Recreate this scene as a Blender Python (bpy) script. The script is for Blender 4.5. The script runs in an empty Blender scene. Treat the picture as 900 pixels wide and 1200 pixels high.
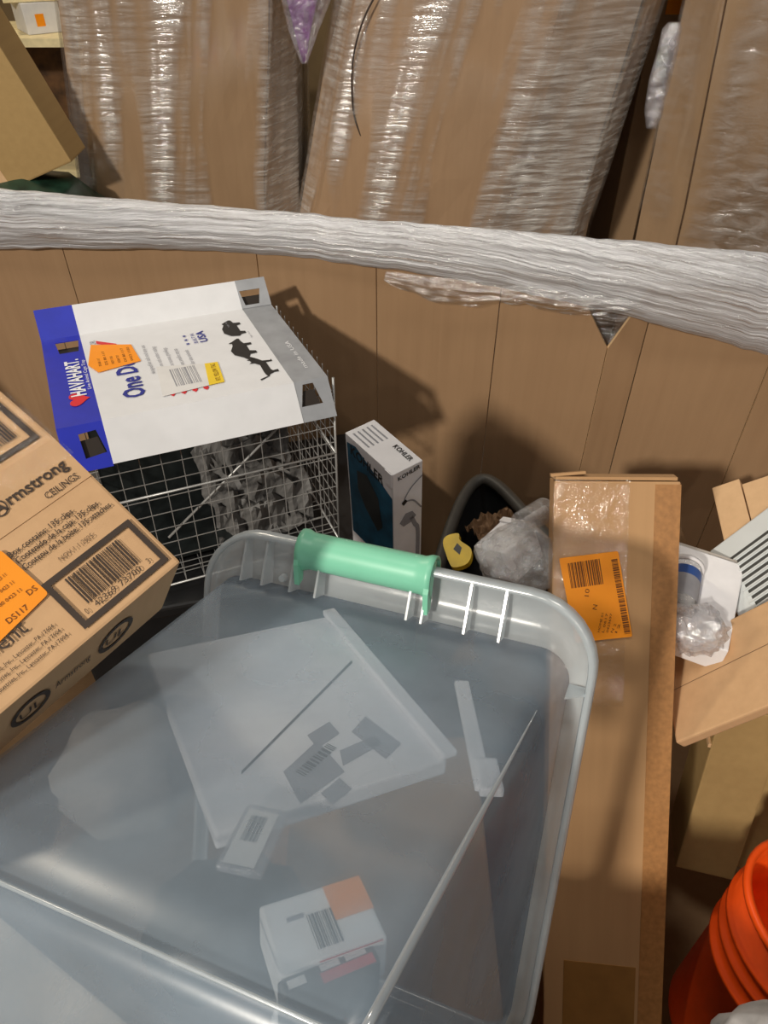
import bpy, bmesh, math, random
from mathutils import Vector, Matrix, noise
random.seed(7)
scn = bpy.context.scene
col = scn.collection

# ------------------------------------------------------------------ camera
F = 867.0                       # focal length in pixels of a 900x1200 frame
PITCH = math.radians(42)
CAM = Vector((0, 0, 1.75))
RIGHT = Vector((1, 0, 0))
UP = Vector((0, math.sin(PITCH), math.cos(PITCH)))
FW = Vector((0, math.cos(PITCH), -math.sin(PITCH)))
cd = bpy.data.cameras.new('camera')
cd.sensor_fit = 'VERTICAL'; cd.sensor_height = 36; cd.lens = 36 * F / 1200
cd.clip_start = 0.02
cam = bpy.data.objects.new('camera', cd); col.objects.link(cam)
cam.location = CAM; cam.rotation_euler = (math.radians(90) - PITCH, 0, 0)
scn.camera = cam

# ------------------------------------------------------------------ world, lamps, exposure
w = bpy.data.worlds.new('world'); scn.world = w; w.use_nodes = True
bg = w.node_tree.nodes['Background']
bg.inputs[0].default_value = (0.93, 0.95, 1.0, 1); bg.inputs[1].default_value = 0.07
scn.view_settings.view_transform = 'Standard'
scn.view_settings.look = 'None'
scn.view_settings.gamma = 1
scn.view_settings.exposure = 0.0

def lamp(name, loc, aim, power, size, color=(1, .93, .82)):
    l = bpy.data.lights.new(name, 'AREA'); l.shape = 'DISK'; l.size = size
    l.energy = power; l.color = color
    o = bpy.data.objects.new(name, l); col.objects.link(o)
    o.location = loc
    o.rotation_euler = (Vector(aim) - Vector(loc)).to_track_quat('-Z', 'Y').to_euler()
    return o
lamp('high_bay_or_fill_lamp', (-2.5, -3.2, 4.1), (0, 1.0, 1.0), 235, .30)
lamp('high_bay_or_fill_lamp', (1.4, -0.4, 5.6), (.3, 1.8, 1.2), 40, .7, (1, .94, .85))  # this and the next: unseen overhead lamps added as general fill
lamp('high_bay_or_fill_lamp', (-1.4, 0.2, 5.6), (-.3, 1.8, 1.2), 34, .7, (1, .94, .85))
lamp('high_bay_or_fill_lamp', (1.3, -4.8, 4.5), (.2, 1.9, 1.2), 22, .16, (1, .95, .88))  # this and the next: unseen weak lamps added for glints on the film
lamp('high_bay_or_fill_lamp', (-.6, -6.5, 4.6), (.0, 1.9, 1.2), 16, .16, (1, .95, .88))
lamp('high_bay_or_fill_lamp', (-2.6, 4.0, 5.2), (-.8, 2.4, 1.2), 70, .5, (1, .88, .7))  # unseen lamp added to light the back

# ------------------------------------------------------------------ helpers
def at(px, py, t):
    """world point at depth t along the view axis, photograph pixel (px,py)"""
    return CAM + t * (FW + RIGHT * ((px - 450) / F) + UP * ((600 - py) / F))
def atY(px, py, Y):
    d = FW + RIGHT * ((px - 450) / F) + UP * ((600 - py) / F)
    return CAM + d * (Y / d.y)
def atZ(px, py, Z):
    d = FW + RIGHT * ((px - 450) / F) + UP * ((600 - py) / F)
    return CAM + d * ((Z - CAM.z) / d.z)
def onface(M, axis, off, px, py):
    """point of the plane <axis>=off of a local frame M, in that frame"""
    I = M.inverted()
    o = I @ CAM
    d = I.to_3x3() @ (FW + RIGHT * ((px - 450) / F) + UP * ((600 - py) / F))
    return o + d * ((off - o[axis]) / d[axis])
def ortho(rows, t):
    m = Matrix(rows)
    x = m.col[0].normalized(); y = (m.col[1] - x * x.dot(m.col[1])).normalized(); z = x.cross(y)
    M = Matrix((x, y, z)).transposed().to_4x4(); M.translation = Vector(t)
    return M
def frame(o, px, py):
    """frame with origin o, x toward px, y (orthogonalised) toward py"""
    x = (px - o).normalized(); y = py - o; y = (y - x * x.dot(y)).normalized(); z = x.cross(y)
    M = Matrix((x, y, z)).transposed().to_4x4(); M.translation = o
    return M
def lin(r, g, b):
    f = lambda c: (c / 255 / 12.92) if c <= 10 else ((c / 255 + .055) / 1.055) ** 2.4
    return (f(r), f(g), f(b), 1)

def thing(name, label, cat, M=None, group=None, kind=None):
    o = bpy.data.objects.new(name, None); col.objects.link(o)
    o.empty_display_size = .05
    if M is not None: o.matrix_world = M
    o['label'] = label; o['category'] = cat
    if group: o['group'] = group
    if kind: o['kind'] = kind
    return o
def tag(o, label, cat, group=None):
    o['label'] = label; o['category'] = cat
    if group: o['group'] = group
    return o
def link(name, me, mats, parent=None, smooth=False):
    for m in (mats if isinstance(mats, (list, tuple)) else [mats]): me.materials.append(m)
    if smooth:
        for p in me.polygons: p.use_smooth = True
    o = bpy.data.objects.new(name, me); col.objects.link(o)
    if parent is not None: o.parent = parent
    return o
def raw(name, verts, faces, mats, parent=None, smooth=False, mi=None, uvs=None):
    me = bpy.data.meshes.new(name)
    me.from_pydata([tuple(v) for v in verts], [], faces); me.update()
    if uvs:
        l = me.uv_layers.new(name='UVMap')
        for p in me.polygons:
            for li in p.loop_indices: l.data[li].uv = uvs[me.loops[li].vertex_index]
    o = link(name, me, mats, parent, smooth)
    if mi:
        for p, i in zip(me.polygons, mi): p.material_index = i
    return o
def bm_obj(name, bm, mats, parent=None, smooth=False):
    me = bpy.data.meshes.new(name); bm.to_mesh(me); bm.free()
    return link(name, me, mats, parent, smooth)
def bx(bm, x0, x1, y0, y1, z0, z1, bev=0.0, M=None, seg=2):
    b = bmesh.new()
    r = bmesh.ops.create_cube(b, size=1)
    for v in b.verts:
        v.co = Vector(((x0 + x1) / 2 + v.co.x * (x1 - x0), (y0 + y1) / 2 + v.co.y * (y1 - y0), (z0 + z1) / 2 + v.co.z * (z1 - z0)))
    if bev: bmesh.ops.bevel(b, geom=b.edges[:], offset=bev, segments=seg, affect='EDGES', profile=.6)
    if M is not None: bmesh.ops.transform(b, matrix=M, verts=b.verts)
    me = bpy.data.meshes.new('tmp'); b.to_mesh(me); b.free(); bm.from_mesh(me); bpy.data.meshes.remove(me)
def boxobj(name, dims, mat, parent, bev=0.0, M=None):
    bm = bmesh.new(); bx(bm, *dims, bev=bev, M=M); return bm_obj(name, bm, mat, parent)
def plate(bm, pts, n, th):
    """polygon pts extruded by th along n"""
    n = Vector(n) * th
    a = [bm.verts.new(Vector(p)) for p in pts]; b = [bm.verts.new(Vector(p) + n) for p in pts]
    bm.faces.new(a[::-1]); bm.faces.new(b)
    k = len(a)
    for i in range(k): bm.faces.new((a[i], a[(i + 1) % k], b[(i + 1) % k], b[i]))
def loft(name, rings, mats, parent=None, cap=(False, False), closed=True, smooth=True, uv=False):
    n = len(rings[0]); verts = [v for r in rings for v in r]; faces = []
    m = n if closed else n - 1
    for i in range(len(rings) - 1):
        for j in range(m):
            k = (j + 1) % n
            faces.append((i * n + j, i * n + k, (i + 1) * n + k, (i + 1) * n + j))
    if cap[0]: faces.append(tuple(range(n))[::-1])
    if cap[1]: faces.append(tuple((len(rings) - 1) * n + j for j in range(n)))
    uvs = None
    if uv:
        uvs = []
        for i, r in enumerate(rings):
            d = 0
            for j, v in enumerate(r):
                if j: d += (Vector(v) - Vector(r[j - 1])).length
                if i == 0: vv = 0
                else: vv = uvs[(i - 1) * n + j][1] + (Vector(v) - Vector(rings[i - 1][j])).length
                uvs.append((d, vv))
    return raw(name, verts, faces, mats, parent, smooth, uvs=uvs)
def tube_bm(bm, pts, r, n=6, cap=True):
    pts = [Vector(p) for p in pts]; rings = []; prev = None
    for i, p in enumerate(pts):
        d = (pts[min(i + 1, len(pts) - 1)] - pts[max(i - 1, 0)]).normalized()
        if prev is None:
            a = d.orthogonal().normalized()
        else:
            a = (prev - d * d.dot(prev)).normalized()
        prev = a; b = d.cross(a)
        rr = r[i] if isinstance(r, (list, tuple)) else r
        rings.append([bm.verts.new(p + (a * math.cos(2 * math.pi * k / n) + b * math.sin(2 * math.pi * k / n)) * rr) for k in range(n)])
    for i in range(len(rings) - 1):
        for k in range(n):
            f = bm.faces.new((rings[i][k], rings[i][(k + 1) % n], rings[i + 1][(k + 1) % n], rings[i + 1][k])); f.smooth = n > 4
    if cap: bm.faces.new(rings[0][::-1]); bm.faces.new(rings[-1])
def tube(name, pts, r, mat, parent=None, n=8):
    bm = bmesh.new(); tube_bm(bm, pts, r, n); return bm_obj(name, bm, mat, parent)
def spline(pts, n=8):
    pts = [Vector(p) for p in pts]; out = []
    P = [pts[0] * 2 - pts[1]] + pts + [pts[-1] * 2 - pts[-2]]
    for i in range(1, len(P) - 2):
        for k in range(n):
            t = k / n; a, b, c, d = P[i - 1:i + 3]
            out.append(.5 * ((2 * b) + (c - a) * t + (2 * a - 5 * b + 4 * c - d) * t * t + (3 * b - a - 3 * c + d) * t ** 3))
    out.append(pts[-1]); return out
def rrect(x0, x1, y0, y1, r, z, n=6):
    out = []
    for cx, cy, a0 in ((x1 - r, y1 - r, 0), (x0 + r, y1 - r, 90), (x0 + r, y0 + r, 180), (x1 - r, y0 + r, 270)):
        for k in range(n + 1):
            a = math.radians(a0 + 90 * k / n)
            out.append(Vector((cx + r * math.cos(a), cy + r * math.sin(a), z)))
    return out

def crumple(name, F_, sx, sy, amp, mat, seed=0, n=22):
    bm = bmesh.new(); g = []
    for i in range(n + 1):
        for j in range(n + 1):
            u, v = i / n - .5, j / n - .5
            q = Vector((u * 5 + seed, v * 5, seed * .37))
            h = abs(noise.noise(q)) * 1.4 + abs(noise.noise(q * 2.3)) * .6 + noise.noise(q * .6) * .8
            e = 1 + .18 * noise.noise(Vector((math.atan2(v, u) * 1.3, seed, 1)))
            g.append(bm.verts.new(F_ @ Vector((u * sx * e, v * sy * e, (h - .5) * amp - (u * u + v * v) * amp * 2))))
    for i in range(n):
        for j in range(n):
            a = i * (n + 1) + j
            bm.faces.new((g[a], g[a + n + 1], g[a + n + 2], g[a + 1]))
    o = bm_obj(name, bm, mat)
    md = o.modifiers.new('thickness', 'SOLIDIFY'); md.thickness = .0008
    return o

class Print:
    """flat print lying on one face: shapes collected per ink, one child mesh per ink"""
    def __init__(s, parent, o, x, y, lift=.0004):
        s.p = parent; s.o = Vector(o); s.x = Vector(x).normalized(); s.y = Vector(y).normalized()
        s.n = s.x.cross(s.y); s.d = {}; s.lift = lift
    def pt(s, u, v, k): return s.o + s.x * u + s.y * v + s.n * (s.lift * k)
    def acc(s, name, mat): return s.d.setdefault((name, mat.name), ([], [], mat))
    def poly(s, name, mat, pts, k=1):
        V, Fc, _ = s.acc(name, mat); b = len(V)
        V += [s.pt(u, v, k) for u, v in pts]; Fc.append(tuple(range(b, b + len(pts))))
    def rect(s, name, mat, u0, u1, v0, v1, k=1): s.poly(name, mat, [(u0, v0), (u1, v0), (u1, v1), (u0, v1)], k)
    def text(s, name, mat, body, p0, p1, h, k=2, bold=0.0):
        """baseline from p0 to p1, capital height h"""
        me = glyphs(body, bold)
        xs = [v.co.x for v in me.vertices]; x0, x1 = min(xs), max(xs)
        a = Vector((p0[0], p0[1])); d = Vector((p1[0], p1[1])) - a; L = d.length; d /= L; q = Vector((-d.y, d.x))
        V, Fc, _ = s.acc(name, mat); b = len(V)
        for v in me.vertices:
            c = a + d * ((v.co.x - x0) / (x1 - x0) * L) + q * (v.co.y / .69 * h)
            V.append(s.pt(c.x, c.y, k))
        for p in me.polygons: Fc.append(tuple(b + i for i in p.vertices))
        bpy.data.meshes.remove(me)
    def bars(s, name, mat, p0, p1, h, n=30, k=2, seed=1):
        rnd = random.Random(seed)
        a = Vector(p0); d = Vector(p1) - a; q = Vector((-d.y, d.x)).normalized() * h
        t = 0; seq = []
        for i in range(n):
            wv = rnd.choice((1, 1, 2, 3)); g = rnd.choice((1, 1, 2, 2)); seq.append((t, t + wv)); t += wv + g
        T = seq[-1][1]
        for u, v in seq:
            c = [a + d * (u / T), a + d * (v / T), a + d * (v / T) + q, a + d * (u / T) + q]
            s.poly(name, mat, [(p.x, p.y) for p in c], k)
    def done(s):
        for (name, _), (V, Fc, mat) in s.d.items():
            o = raw(name, V, Fc, mat, s.p)
            if any(k in name for k in ('letter', 'ink', 'barcode', 'emblem', 'print', 'frame')): o['kind'] = 'stuff'
def glyphs(body, bold=0.0):
    c = bpy.data.curves.new('glyphs', 'FONT'); c.body = body; c.size = 1; c.resolution_u = 2; c.offset = bold
    o = bpy.data.objects.new('glyphs', c); col.objects.link(o)
    dg = bpy.context.evaluated_depsgraph_get(); dg.update()
    me = bpy.data.meshes.new_from_object(o.evaluated_get(dg))
    bpy.data.objects.remove(o); bpy.data.curves.remove(c)
    return me

# ------------------------------------------------------------------ materials
def newmat(name):
    m = bpy.data.materials.new(name); m.use_nodes = True
    nt = m.node_tree; return m, nt, nt.nodes['Principled BSDF']
def nd(nt, typ, **kw):
    n = nt.nodes.new(typ)
    for k, v in kw.items():
        if k in n.inputs: n.inputs[k].default_value = v
        else: setattr(n, k, v)
    return n
def plain(name, c, rough=.6, metal=0, spec=.4, var=.06, scale=30):
    m, nt, b = newmat(name)
    b.inputs['Roughness'].default_value = rough; b.inputs['Metallic'].default_value = metal
    b.inputs['Specular IOR Level'].default_value = spec
    tc = nd(nt, 'ShaderNodeTexCoord'); n = nd(nt, 'ShaderNodeTexNoise', Scale=scale, Detail=4)
    nt.links.new(tc.outputs['Object'], n.inputs['Vector'])
    r = nd(nt, 'ShaderNodeValToRGB')
    r.color_ramp.elements[0].color = tuple(x * (1 - var * 2) for x in c[:3]) + (1,)
    r.color_ramp.elements[1].color = tuple(min(1, x * (1 + var * 2)) for x in c[:3]) + (1,)
    r.color_ramp.elements[0].position = .3; r.color_ramp.elements[1].position = .7
    nt.links.new(n.outputs['Fac'], r.inputs['Fac']); nt.links.new(r.outputs['Color'], b.inputs['Base Color'])
    return m
def cardboard(name, c, axis=2, rough=.75, flute=.25, spec=.25):
    """kraft board: mottled colour, fine fibres and faint flutes running along <axis>"""
    m, nt, b = newmat(name); L = nt.links
    b.inputs['Roughness'].default_value = rough; b.inputs['Specular IOR Level'].default_value = spec
    tc = nd(nt, 'ShaderNodeTexCoord')
    mp = nd(nt, 'ShaderNodeMapping'); sc = [60, 60, 60]; sc[axis] = 3
    mp.inputs['Scale'].default_value = sc
    L.new(tc.outputs['Object'], mp.inputs['Vector'])
    fib = nd(nt, 'ShaderNodeTexNoise', Scale=1.0, Detail=3); L.new(mp.outputs[0], fib.inputs['Vector'])
    big = nd(nt, 'ShaderNodeTexNoise', Scale=5.0, Detail=5); L.new(tc.outputs['Object'], big.inputs['Vector'])
    add = nd(nt, 'ShaderNodeMath', operation='ADD'); L.new(fib.outputs['Fac'], add.inputs[0]); L.new(big.outputs['Fac'], add.inputs[1])
    half = nd(nt, 'ShaderNodeMath', operation='MULTIPLY'); half.inputs[1].default_value = .5; L.new(add.outputs[0], half.inputs[0])
    r = nd(nt, 'ShaderNodeValToRGB')
    r.color_ramp.elements[0].position = .32; r.color_ramp.elements[1].position = .68
    r.color_ramp.elements[0].color = (c[0] * .92, c[1] * .91, c[2] * .90, 1)
    r.color_ramp.elements[1].color = (min(1, c[0] * 1.06), min(1, c[1] * 1.07), min(1, c[2] * 1.08), 1)
    L.new(half.outputs[0], r.inputs['Fac']); L.new(r.outputs['Color'], b.inputs['Base Color'])
    bp = nd(nt, 'ShaderNodeBump', Strength=flute, Distance=.002); L.new(half.outputs[0], bp.inputs['Height'])
    L.new(bp.outputs[0], b.inputs['Normal'])
    return m
def film(name, tint, lo, hi, su, sv, bump=.5, rough=.16, pos=(.45, .75), dist=.004, gloss=.25, use_uv=True, big=None):
    """stretch film: clear and glossy where it lies flat, milky where it is bunched; big adds whitish patches painted as highlights"""
    m, nt, b = newmat(name); L = nt.links
    b.inputs['Base Color'].default_value = tint; b.inputs['Roughness'].default_value = rough + .1
    b.inputs['Specular IOR Level'].default_value = .8
    out = nt.nodes['Material Output']
    tc = nd(nt, 'ShaderNodeTexCoord'); mp = nd(nt, 'ShaderNodeMapping'); mp.inputs['Scale'].default_value = (su, sv, su)
    L.new(tc.outputs['UV' if use_uv else 'Object'], mp.inputs['Vector'])
    n = nd(nt, 'ShaderNodeTexNoise', Scale=1.0, Detail=6, Roughness=.62, Distortion=.4); L.new(mp.outputs[0], n.inputs['Vector'])
    mr = nd(nt, 'ShaderNodeMapRange'); mr.inputs['From Min'].default_value = pos[0]; mr.inputs['From Max'].default_value = pos[1]
    mr.inputs['To Min'].default_value = lo; mr.inputs['To Max'].default_value = hi
    L.new(n.outputs['Fac'], mr.inputs['Value'])
    fac = mr.outputs[0]
    g = nd(nt, 'ShaderNodeBsdfGlossy'); g.inputs['Roughness'].default_value = rough; g.inputs['Color'].default_value = (1, 1, 1, 1)
    gf = None
    if big:
        mp2 = nd(nt, 'ShaderNodeMapping'); mp2.inputs['Scale'].default_value = (big[0], big[1], big[0]); mp2.inputs['Location'].default_value = (big[2], big[3], 0)
        L.new(tc.outputs['UV' if use_uv else 'Object'], mp2.inputs['Vector'])
        n2 = nd(nt, 'ShaderNodeTexNoise', Scale=1.0, Detail=3, Roughness=.5, Distortion=.3); L.new(mp2.outputs[0], n2.inputs['Vector'])
        r2 = nd(nt, 'ShaderNodeMapRange'); r2.inputs['From Min'].default_value = .44; r2.inputs['From Max'].default_value = .70
        L.new(n2.outputs['Fac'], r2.inputs['Value'])
        mu = nd(nt, 'ShaderNodeMath', operation='MULTIPLY'); L.new(fac, mu.inputs[0]); L.new(r2.outputs[0], mu.inputs[1]); fac = mu.outputs[0]
        gm = nd(nt, 'ShaderNodeMapRange'); gm.inputs['To Min'].default_value = gloss * .22; gm.inputs['To Max'].default_value = gloss
        L.new(r2.outputs[0], gm.inputs['Value']); gf = gm.outputs[0]
    bp = nd(nt, 'ShaderNodeBump', Strength=bump, Distance=dist); L.new(n.outputs['Fac'], bp.inputs['Height'])
    L.new(bp.outputs[0], b.inputs['Normal']); L.new(bp.outputs[0], g.inputs['Normal'])
    if big: L.new(r2.outputs[0], bp.inputs['Strength'])
    tr = nd(nt, 'ShaderNodeBsdfTransparent'); m1 = nd(nt, 'ShaderNodeMixShader'); m1.inputs[0].default_value = gloss
    if gf: L.new(gf, m1.inputs[0])
    L.new(tr.outputs[0], m1.inputs[1]); L.new(g.outputs[0], m1.inputs[2])
    m2 = nd(nt, 'ShaderNodeMixShader'); L.new(fac, m2.inputs[0]); L.new(m1.outputs[0], m2.inputs[1]); L.new(b.outputs[0], m2.inputs[2])
    L.new(m2.outputs[0], out.inputs['Surface'])
    return m

M = {}
M['bin'] = cardboard('bin_board', lin(158, 126, 94))
M['bin_edge'] = cardboard('bin_cut_edge', lin(196, 165, 125), axis=0, flute=1)
M['wrap_board'] = cardboard('wrapped_board', lin(182, 150, 118))
M['wrap_board_b'] = cardboard('wrapped_board_dull', lin(170, 140, 108))
M['olive_board'] = cardboard('olive_board', lin(170, 140, 92))
M['light_board'] = cardboard('light_board', lin(214, 176, 134))
M['tall_board'] = cardboard('tall_box_board', lin(184, 144, 102))
M['tan_board'] = cardboard('tan_board', lin(208, 168, 126))
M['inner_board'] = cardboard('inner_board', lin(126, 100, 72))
M['tape_brown'] = plain('gummed_paper_tape', lin(164, 116, 68), .55, var=.08, scale=120)
M['tape_dark'] = plain('dark_tape_patch', lin(150, 108, 58), .45)
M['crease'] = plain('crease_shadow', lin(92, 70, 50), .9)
M['white_card'] = plain('white_printed_card', lin(226, 226, 228), .42, spec=.5, var=.015)
M['blue_card'] = plain('blue_printed_card', lin(24, 40, 176), .4, spec=.5, var=.04)
M['grey_card'] = plain('grey_printed_card', lin(150, 152, 156), .35, spec=.5, var=.06)
M['kraft_shaded'] = cardboard('kraft_shaded', lin(52, 45, 40))
M['ink_black'] = plain('black_ink', lin(38, 34, 32), .7)
M['ink_brown'] = plain('dark_print_on_kraft', lin(66, 54, 46), .7)
M['ink_faint'] = plain('faint_print', lin(120, 96, 74), .8)
M['ink_grey'] = plain('grey_print', lin(150, 150, 156), .7)
M['ink_blue'] = plain('blue_ink', lin(36, 44, 140), .6)
M['ink_white'] = plain('white_ink', lin(238, 238, 240), .6, var=.01)
M['ink_red'] = plain('red_ink', lin(214, 34, 46), .5)
M['orange_label'] = plain('orange_label', lin(255, 152, 10), .5, var=.02)
M['label_ink'] = plain('orange_label_ink', lin(112, 62, 20), .7)
M['yellow_label'] = plain('yellow_label', lin(240, 204, 40), .5, var=.02)
M['packet_white'] = plain('packet_white', lin(250, 249, 248), .5, var=.01)
M['label_white'] = plain('white_label', lin(224, 222, 220), .5, var=.02)
M['steel'] = plain('galvanised_wire', lin(190, 190, 188), .4, .5)
M['green'] = plain('mint_green_plastic', lin(126, 200, 168), .38, spec=.5, var=.02)
M['teal'] = plain('teal_print', lin(26, 84, 112), .5, var=.2, scale=25)
M['black'] = plain('black_plastic', lin(30, 30, 31), .4, spec=.5)
M['dark_bag'] = plain('dark_plastic_sheet', lin(34, 38, 38), .35, spec=.5, var=.2)
M['dark_green'] = plain('dark_green_sheet', lin(28, 52, 40), .3, spec=.6, var=.3)
M['rim_grey'] = plain('dark_grey_rim', lin(64, 62, 58), .5)
M['paper'] = plain('brown_paper', lin(120, 92, 66), .7, var=.08)
M['grey_sheet'] = plain('grey_sheet', lin(112, 110, 108), .5, var=.05)
M['yellow'] = plain('yellow_plastic', lin(226, 190, 30), .4, spec=.5)
M['pale_carton'] = plain('pale_carton', lin(176, 168, 160), .7)
M['white_carton'] = plain('white_carton', lin(238, 236, 238), .6, var=.02)
M['cream_carton'] = plain('cream_carton', lin(196, 184, 168), .65, var=.1, scale=12)
M['white_metal'] = plain('white_enamel', lin(216, 220, 220), .35, spec=.5, var=.01)
M['slot'] = plain('vent_slot_dark', lin(70, 70, 68), .7)
M['orange_bucket'] = plain('orange_bucket_plastic', lin(246, 84, 16), .42, spec=.45, var=.04)
M['blue_label'] = plain('blue_label', lin(52, 84, 150), .45)
M['grey_cloth'] = plain('grey_cloth', lin(176, 172, 170), .8, var=.12, scale=60)
M['purple'] = plain('purple_print', lin(150, 70, 170), .4, var=.2, scale=60)
M['concrete'] = plain('concrete', lin(120, 116, 108), .6, var=.12, scale=6)
M['wall'] = plain('warehouse_wall', lin(120, 98, 66), .8, var=.1, scale=3)
M['wood'] = cardboard('raw_pallet_wood', lin(190, 160, 116), axis=0, flute=.6)
M['shelf'] = plain('cream_shelf', lin(238, 220, 170), .5)
M['brown_dark'] = plain('dark_brown_wood', lin(96, 66, 38), .6, var=.3, scale=15)
M['foil'] = film('crumpled_clear_bag', lin(200, 196, 204), .10, .6, 30, 12, 1.0, .12, dist=.01, gloss=.35, use_uv=False)
M['band'] = film('bunched_stretch_film', lin(218, 218, 222), .22, .9, 240, 5, .9, .18, (.34, .62), dist=.004, gloss=.35)
M['hem'] = film('loose_stretch_film', lin(196, 194, 192), .02, .55, 110, 8, .9, .14, (.45, .7), dist=.006, gloss=.22)
M['wrap'] = film('tight_stretch_film', lin(250, 245, 238), .15, .85, 9, 85, 1.0, .15, (.40, .66), dist=.007, gloss=.65, big=(9, 1.1, 3.1, 0.4))
M['wrapx'] = film('tight_stretch_film_cross', lin(232, 224, 216), .06, .6, 12, 34, 1.0, .15, (.42, .72), dist=.008, gloss=.5, big=(4, 1.6, 7.3, 2.0))
M['cling'] = film('clear_tape_sheet', lin(235, 225, 212), .0, .30, 12, 70, 1.0, .10, (.56, .78), dist=.012, gloss=.07, use_uv=False)
M['bubble'] = film('bubble_wrap', lin(204, 208, 212), .15, .6, 70, 70, 1.0, .15, dist=.01, gloss=.25, use_uv=False)

def haze_plastic(name, c, a, rough, coat=.10):
    """milky clear plastic: part of the light passes, part is scattered, with a gloss coat on top"""
    m, nt, b = newmat(name); L = nt.links
    nt.nodes.remove(b); out = nt.nodes['Material Output']
    tc = nd(nt, 'ShaderNodeTexCoord'); n = nd(nt, 'ShaderNodeTexNoise', Scale=7.0, Detail=6)
    L.new(tc.outputs['Object'], n.inputs['Vector'])
    mr = nd(nt, 'ShaderNodeMapRange'); mr.inputs['From Min'].default_value = .3; mr.inputs['From Max'].default_value = .7
    mr.inputs['To Min'].default_value = a - .12; mr.inputs['To Max'].default_value = a + .13
    L.new(n.outputs['Fac'], mr.inputs['Value'])
    bp = nd(nt, 'ShaderNodeBump', Strength=.08, Distance=.01); L.new(n.outputs['Fac'], bp.inputs['Height'])
    tr = nd(nt, 'ShaderNodeBsdfTransparent'); df = nd(nt, 'ShaderNodeBsdfDiffuse'); df.inputs['Color'].default_value = c
    tl = nd(nt, 'ShaderNodeBsdfTranslucent'); tl.inputs['Color'].default_value = c
    mt = nd(nt, 'ShaderNodeMixShader'); mt.inputs[0].default_value = .35; L.new(df.outputs[0], mt.inputs[1]); L.new(tl.outputs[0], mt.inputs[2])
    m1 = nd(nt, 'ShaderNodeMixShader'); L.new(mr.outputs[0], m1.inputs[0]); L.new(tr.outputs[0], m1.inputs[1]); L.new(mt.outputs[0], m1.inputs[2])
    g = nd(nt, 'ShaderNodeBsdfGlossy'); g.inputs['Roughness'].default_value = rough; L.new(bp.outputs[0], g.inputs['Normal'])
    m2 = nd(nt, 'ShaderNodeMixShader'); m2.inputs[0].default_value = coat; L.new(m1.outputs[0], m2.inputs[1]); L.new(g.outputs[0], m2.inputs[2])
    L.new(m2.outputs[0], out.inputs['Surface'])
    return m
M['tub'] = haze_plastic('milky_clear_plastic', lin(182, 200, 216), .33, .30, .038)
M['tub_highlight'] = haze_plastic('highlight_bead_plastic', lin(226, 234, 240), .55, .15, .3)
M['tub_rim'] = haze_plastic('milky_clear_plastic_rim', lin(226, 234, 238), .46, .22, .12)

# ------------------------------------------------------------------ the setting
def struct(o): o['kind'] = 'structure'; return o
struct(raw('floor', [(-6, -4, 0), (6, -4, 0), (6, 8, 0), (-6, 8, 0)], [(0, 1, 2, 3)], M['concrete']))
struct(boxobj('wall_far', (-6, 6, 6.4, 6.5, 0, 5), M['wall'], None))

# ------------------------------------------------------------------ the big cardboard bin we look into
RIM = 1.13
def rimpt(px): return atZ(px, 255 + .1055 * px, RIM)
binE = thing('bulk_cardboard_bin', 'large open brown cardboard bin with a V notch in its far wall, holding the goods', 'bin')
creases = [-190, 60, 300, 440, 590, 772, 930, 1080]
off = [0, .012, -.004, .006, -.002, .016, -.004, 0]
base = [rimpt(p) for p in creases]
nrm = Vector((-(base[-1] - base[0]).y, (base[-1] - base[0]).x, 0)).normalized()   # away from the camera
if nrm.y < 0: nrm = -nrm
straight = (base[0].copy(), (base[-1] - base[0]).normalized())
base = [b + nrm * o for b, o in zip(base, off)]
FLOORZ = .13
def onwall(px, py):
    r = FW + RIGHT * ((px - 450) / F) + UP * ((600 - py) / F)
    return CAM + r * ((straight[0] - CAM).dot(nrm) / r.dot(nrm))
vB, vL, vR = onwall(712, 406), onwall(684, 348), onwall(752, 358)
fold = Vector((vB.x, vB.y, RIM)) - nrm * .008
base.insert(5, fold)
def wallpanel(a, b, top=RIM, th=.007, cutr=None, cutl=None):
    a = Vector((a.x, a.y, 0)); b = Vector((b.x, b.y, 0)); d = b - a; L = d.length; d.normalize()
    n = Vector((-d.y, d.x, 0))
    g = .0012
    P = lambda u, z: a + d * u + Vector((0, 0, z))
    pts = [P(g, FLOORZ), P(L - g, FLOORZ)]
    pts += [P(L - g, cutr[1]), P(L - cutr[0], top)] if cutr else [P(L - g, top)]
    pts += [P(cutl[0], top), P(g, cutl[1])] if cutl else [P(g, top)]
    bm = bmesh.new(); plate(bm, pts, n, th)
    bm.faces.ensure_lookup_table()
    for i, f in enumerate(bm.faces):
        if i > 1: f.material_index = 1
    return bm_obj('wall_panel', bm, [M['bin'], M['bin_edge']], binE)
wl = (vB - vL).to_2d().length * (RIM - vB.z) / (vL.z - vB.z); wr_ = (vR - vB).to_2d().length * (RIM - vB.z) / (vR.z - vB.z)
for i in range(len(base) - 1):
    wallpanel(base[i], base[i + 1], cutr=(wl, vB.z) if i == 4 else None, cutl=(wr_, vB.z) if i == 5 else None)
corners = [base[-1], Vector((1.12, .75, 0)), Vector((1.05, .12, 0)), Vector((.85, -.09, 0)), Vector((-.9, -.09, 0)), Vector((-1.2, .3, 0)), base[0]]
for a, b in zip(corners[:-1], corners[1:]): wallpanel(a, b)
floorpts = [Vector((p.x, p.y, FLOORZ)) for p in base + corners[1:-1]]
cx = sum(p.x for p in floorpts) / len(floorpts); cy = sum(p.y for p in floorpts) / len(floorpts)
bm = bmesh.new(); plate(bm, [((p.x - cx) * .985 + cx, (p.y - cy) * .985 + cy, FLOORZ) for p in floorpts], (0, 0, 1), .008)
bm_obj('bottom_panel', bm, M['inner_board'], binE)
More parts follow.
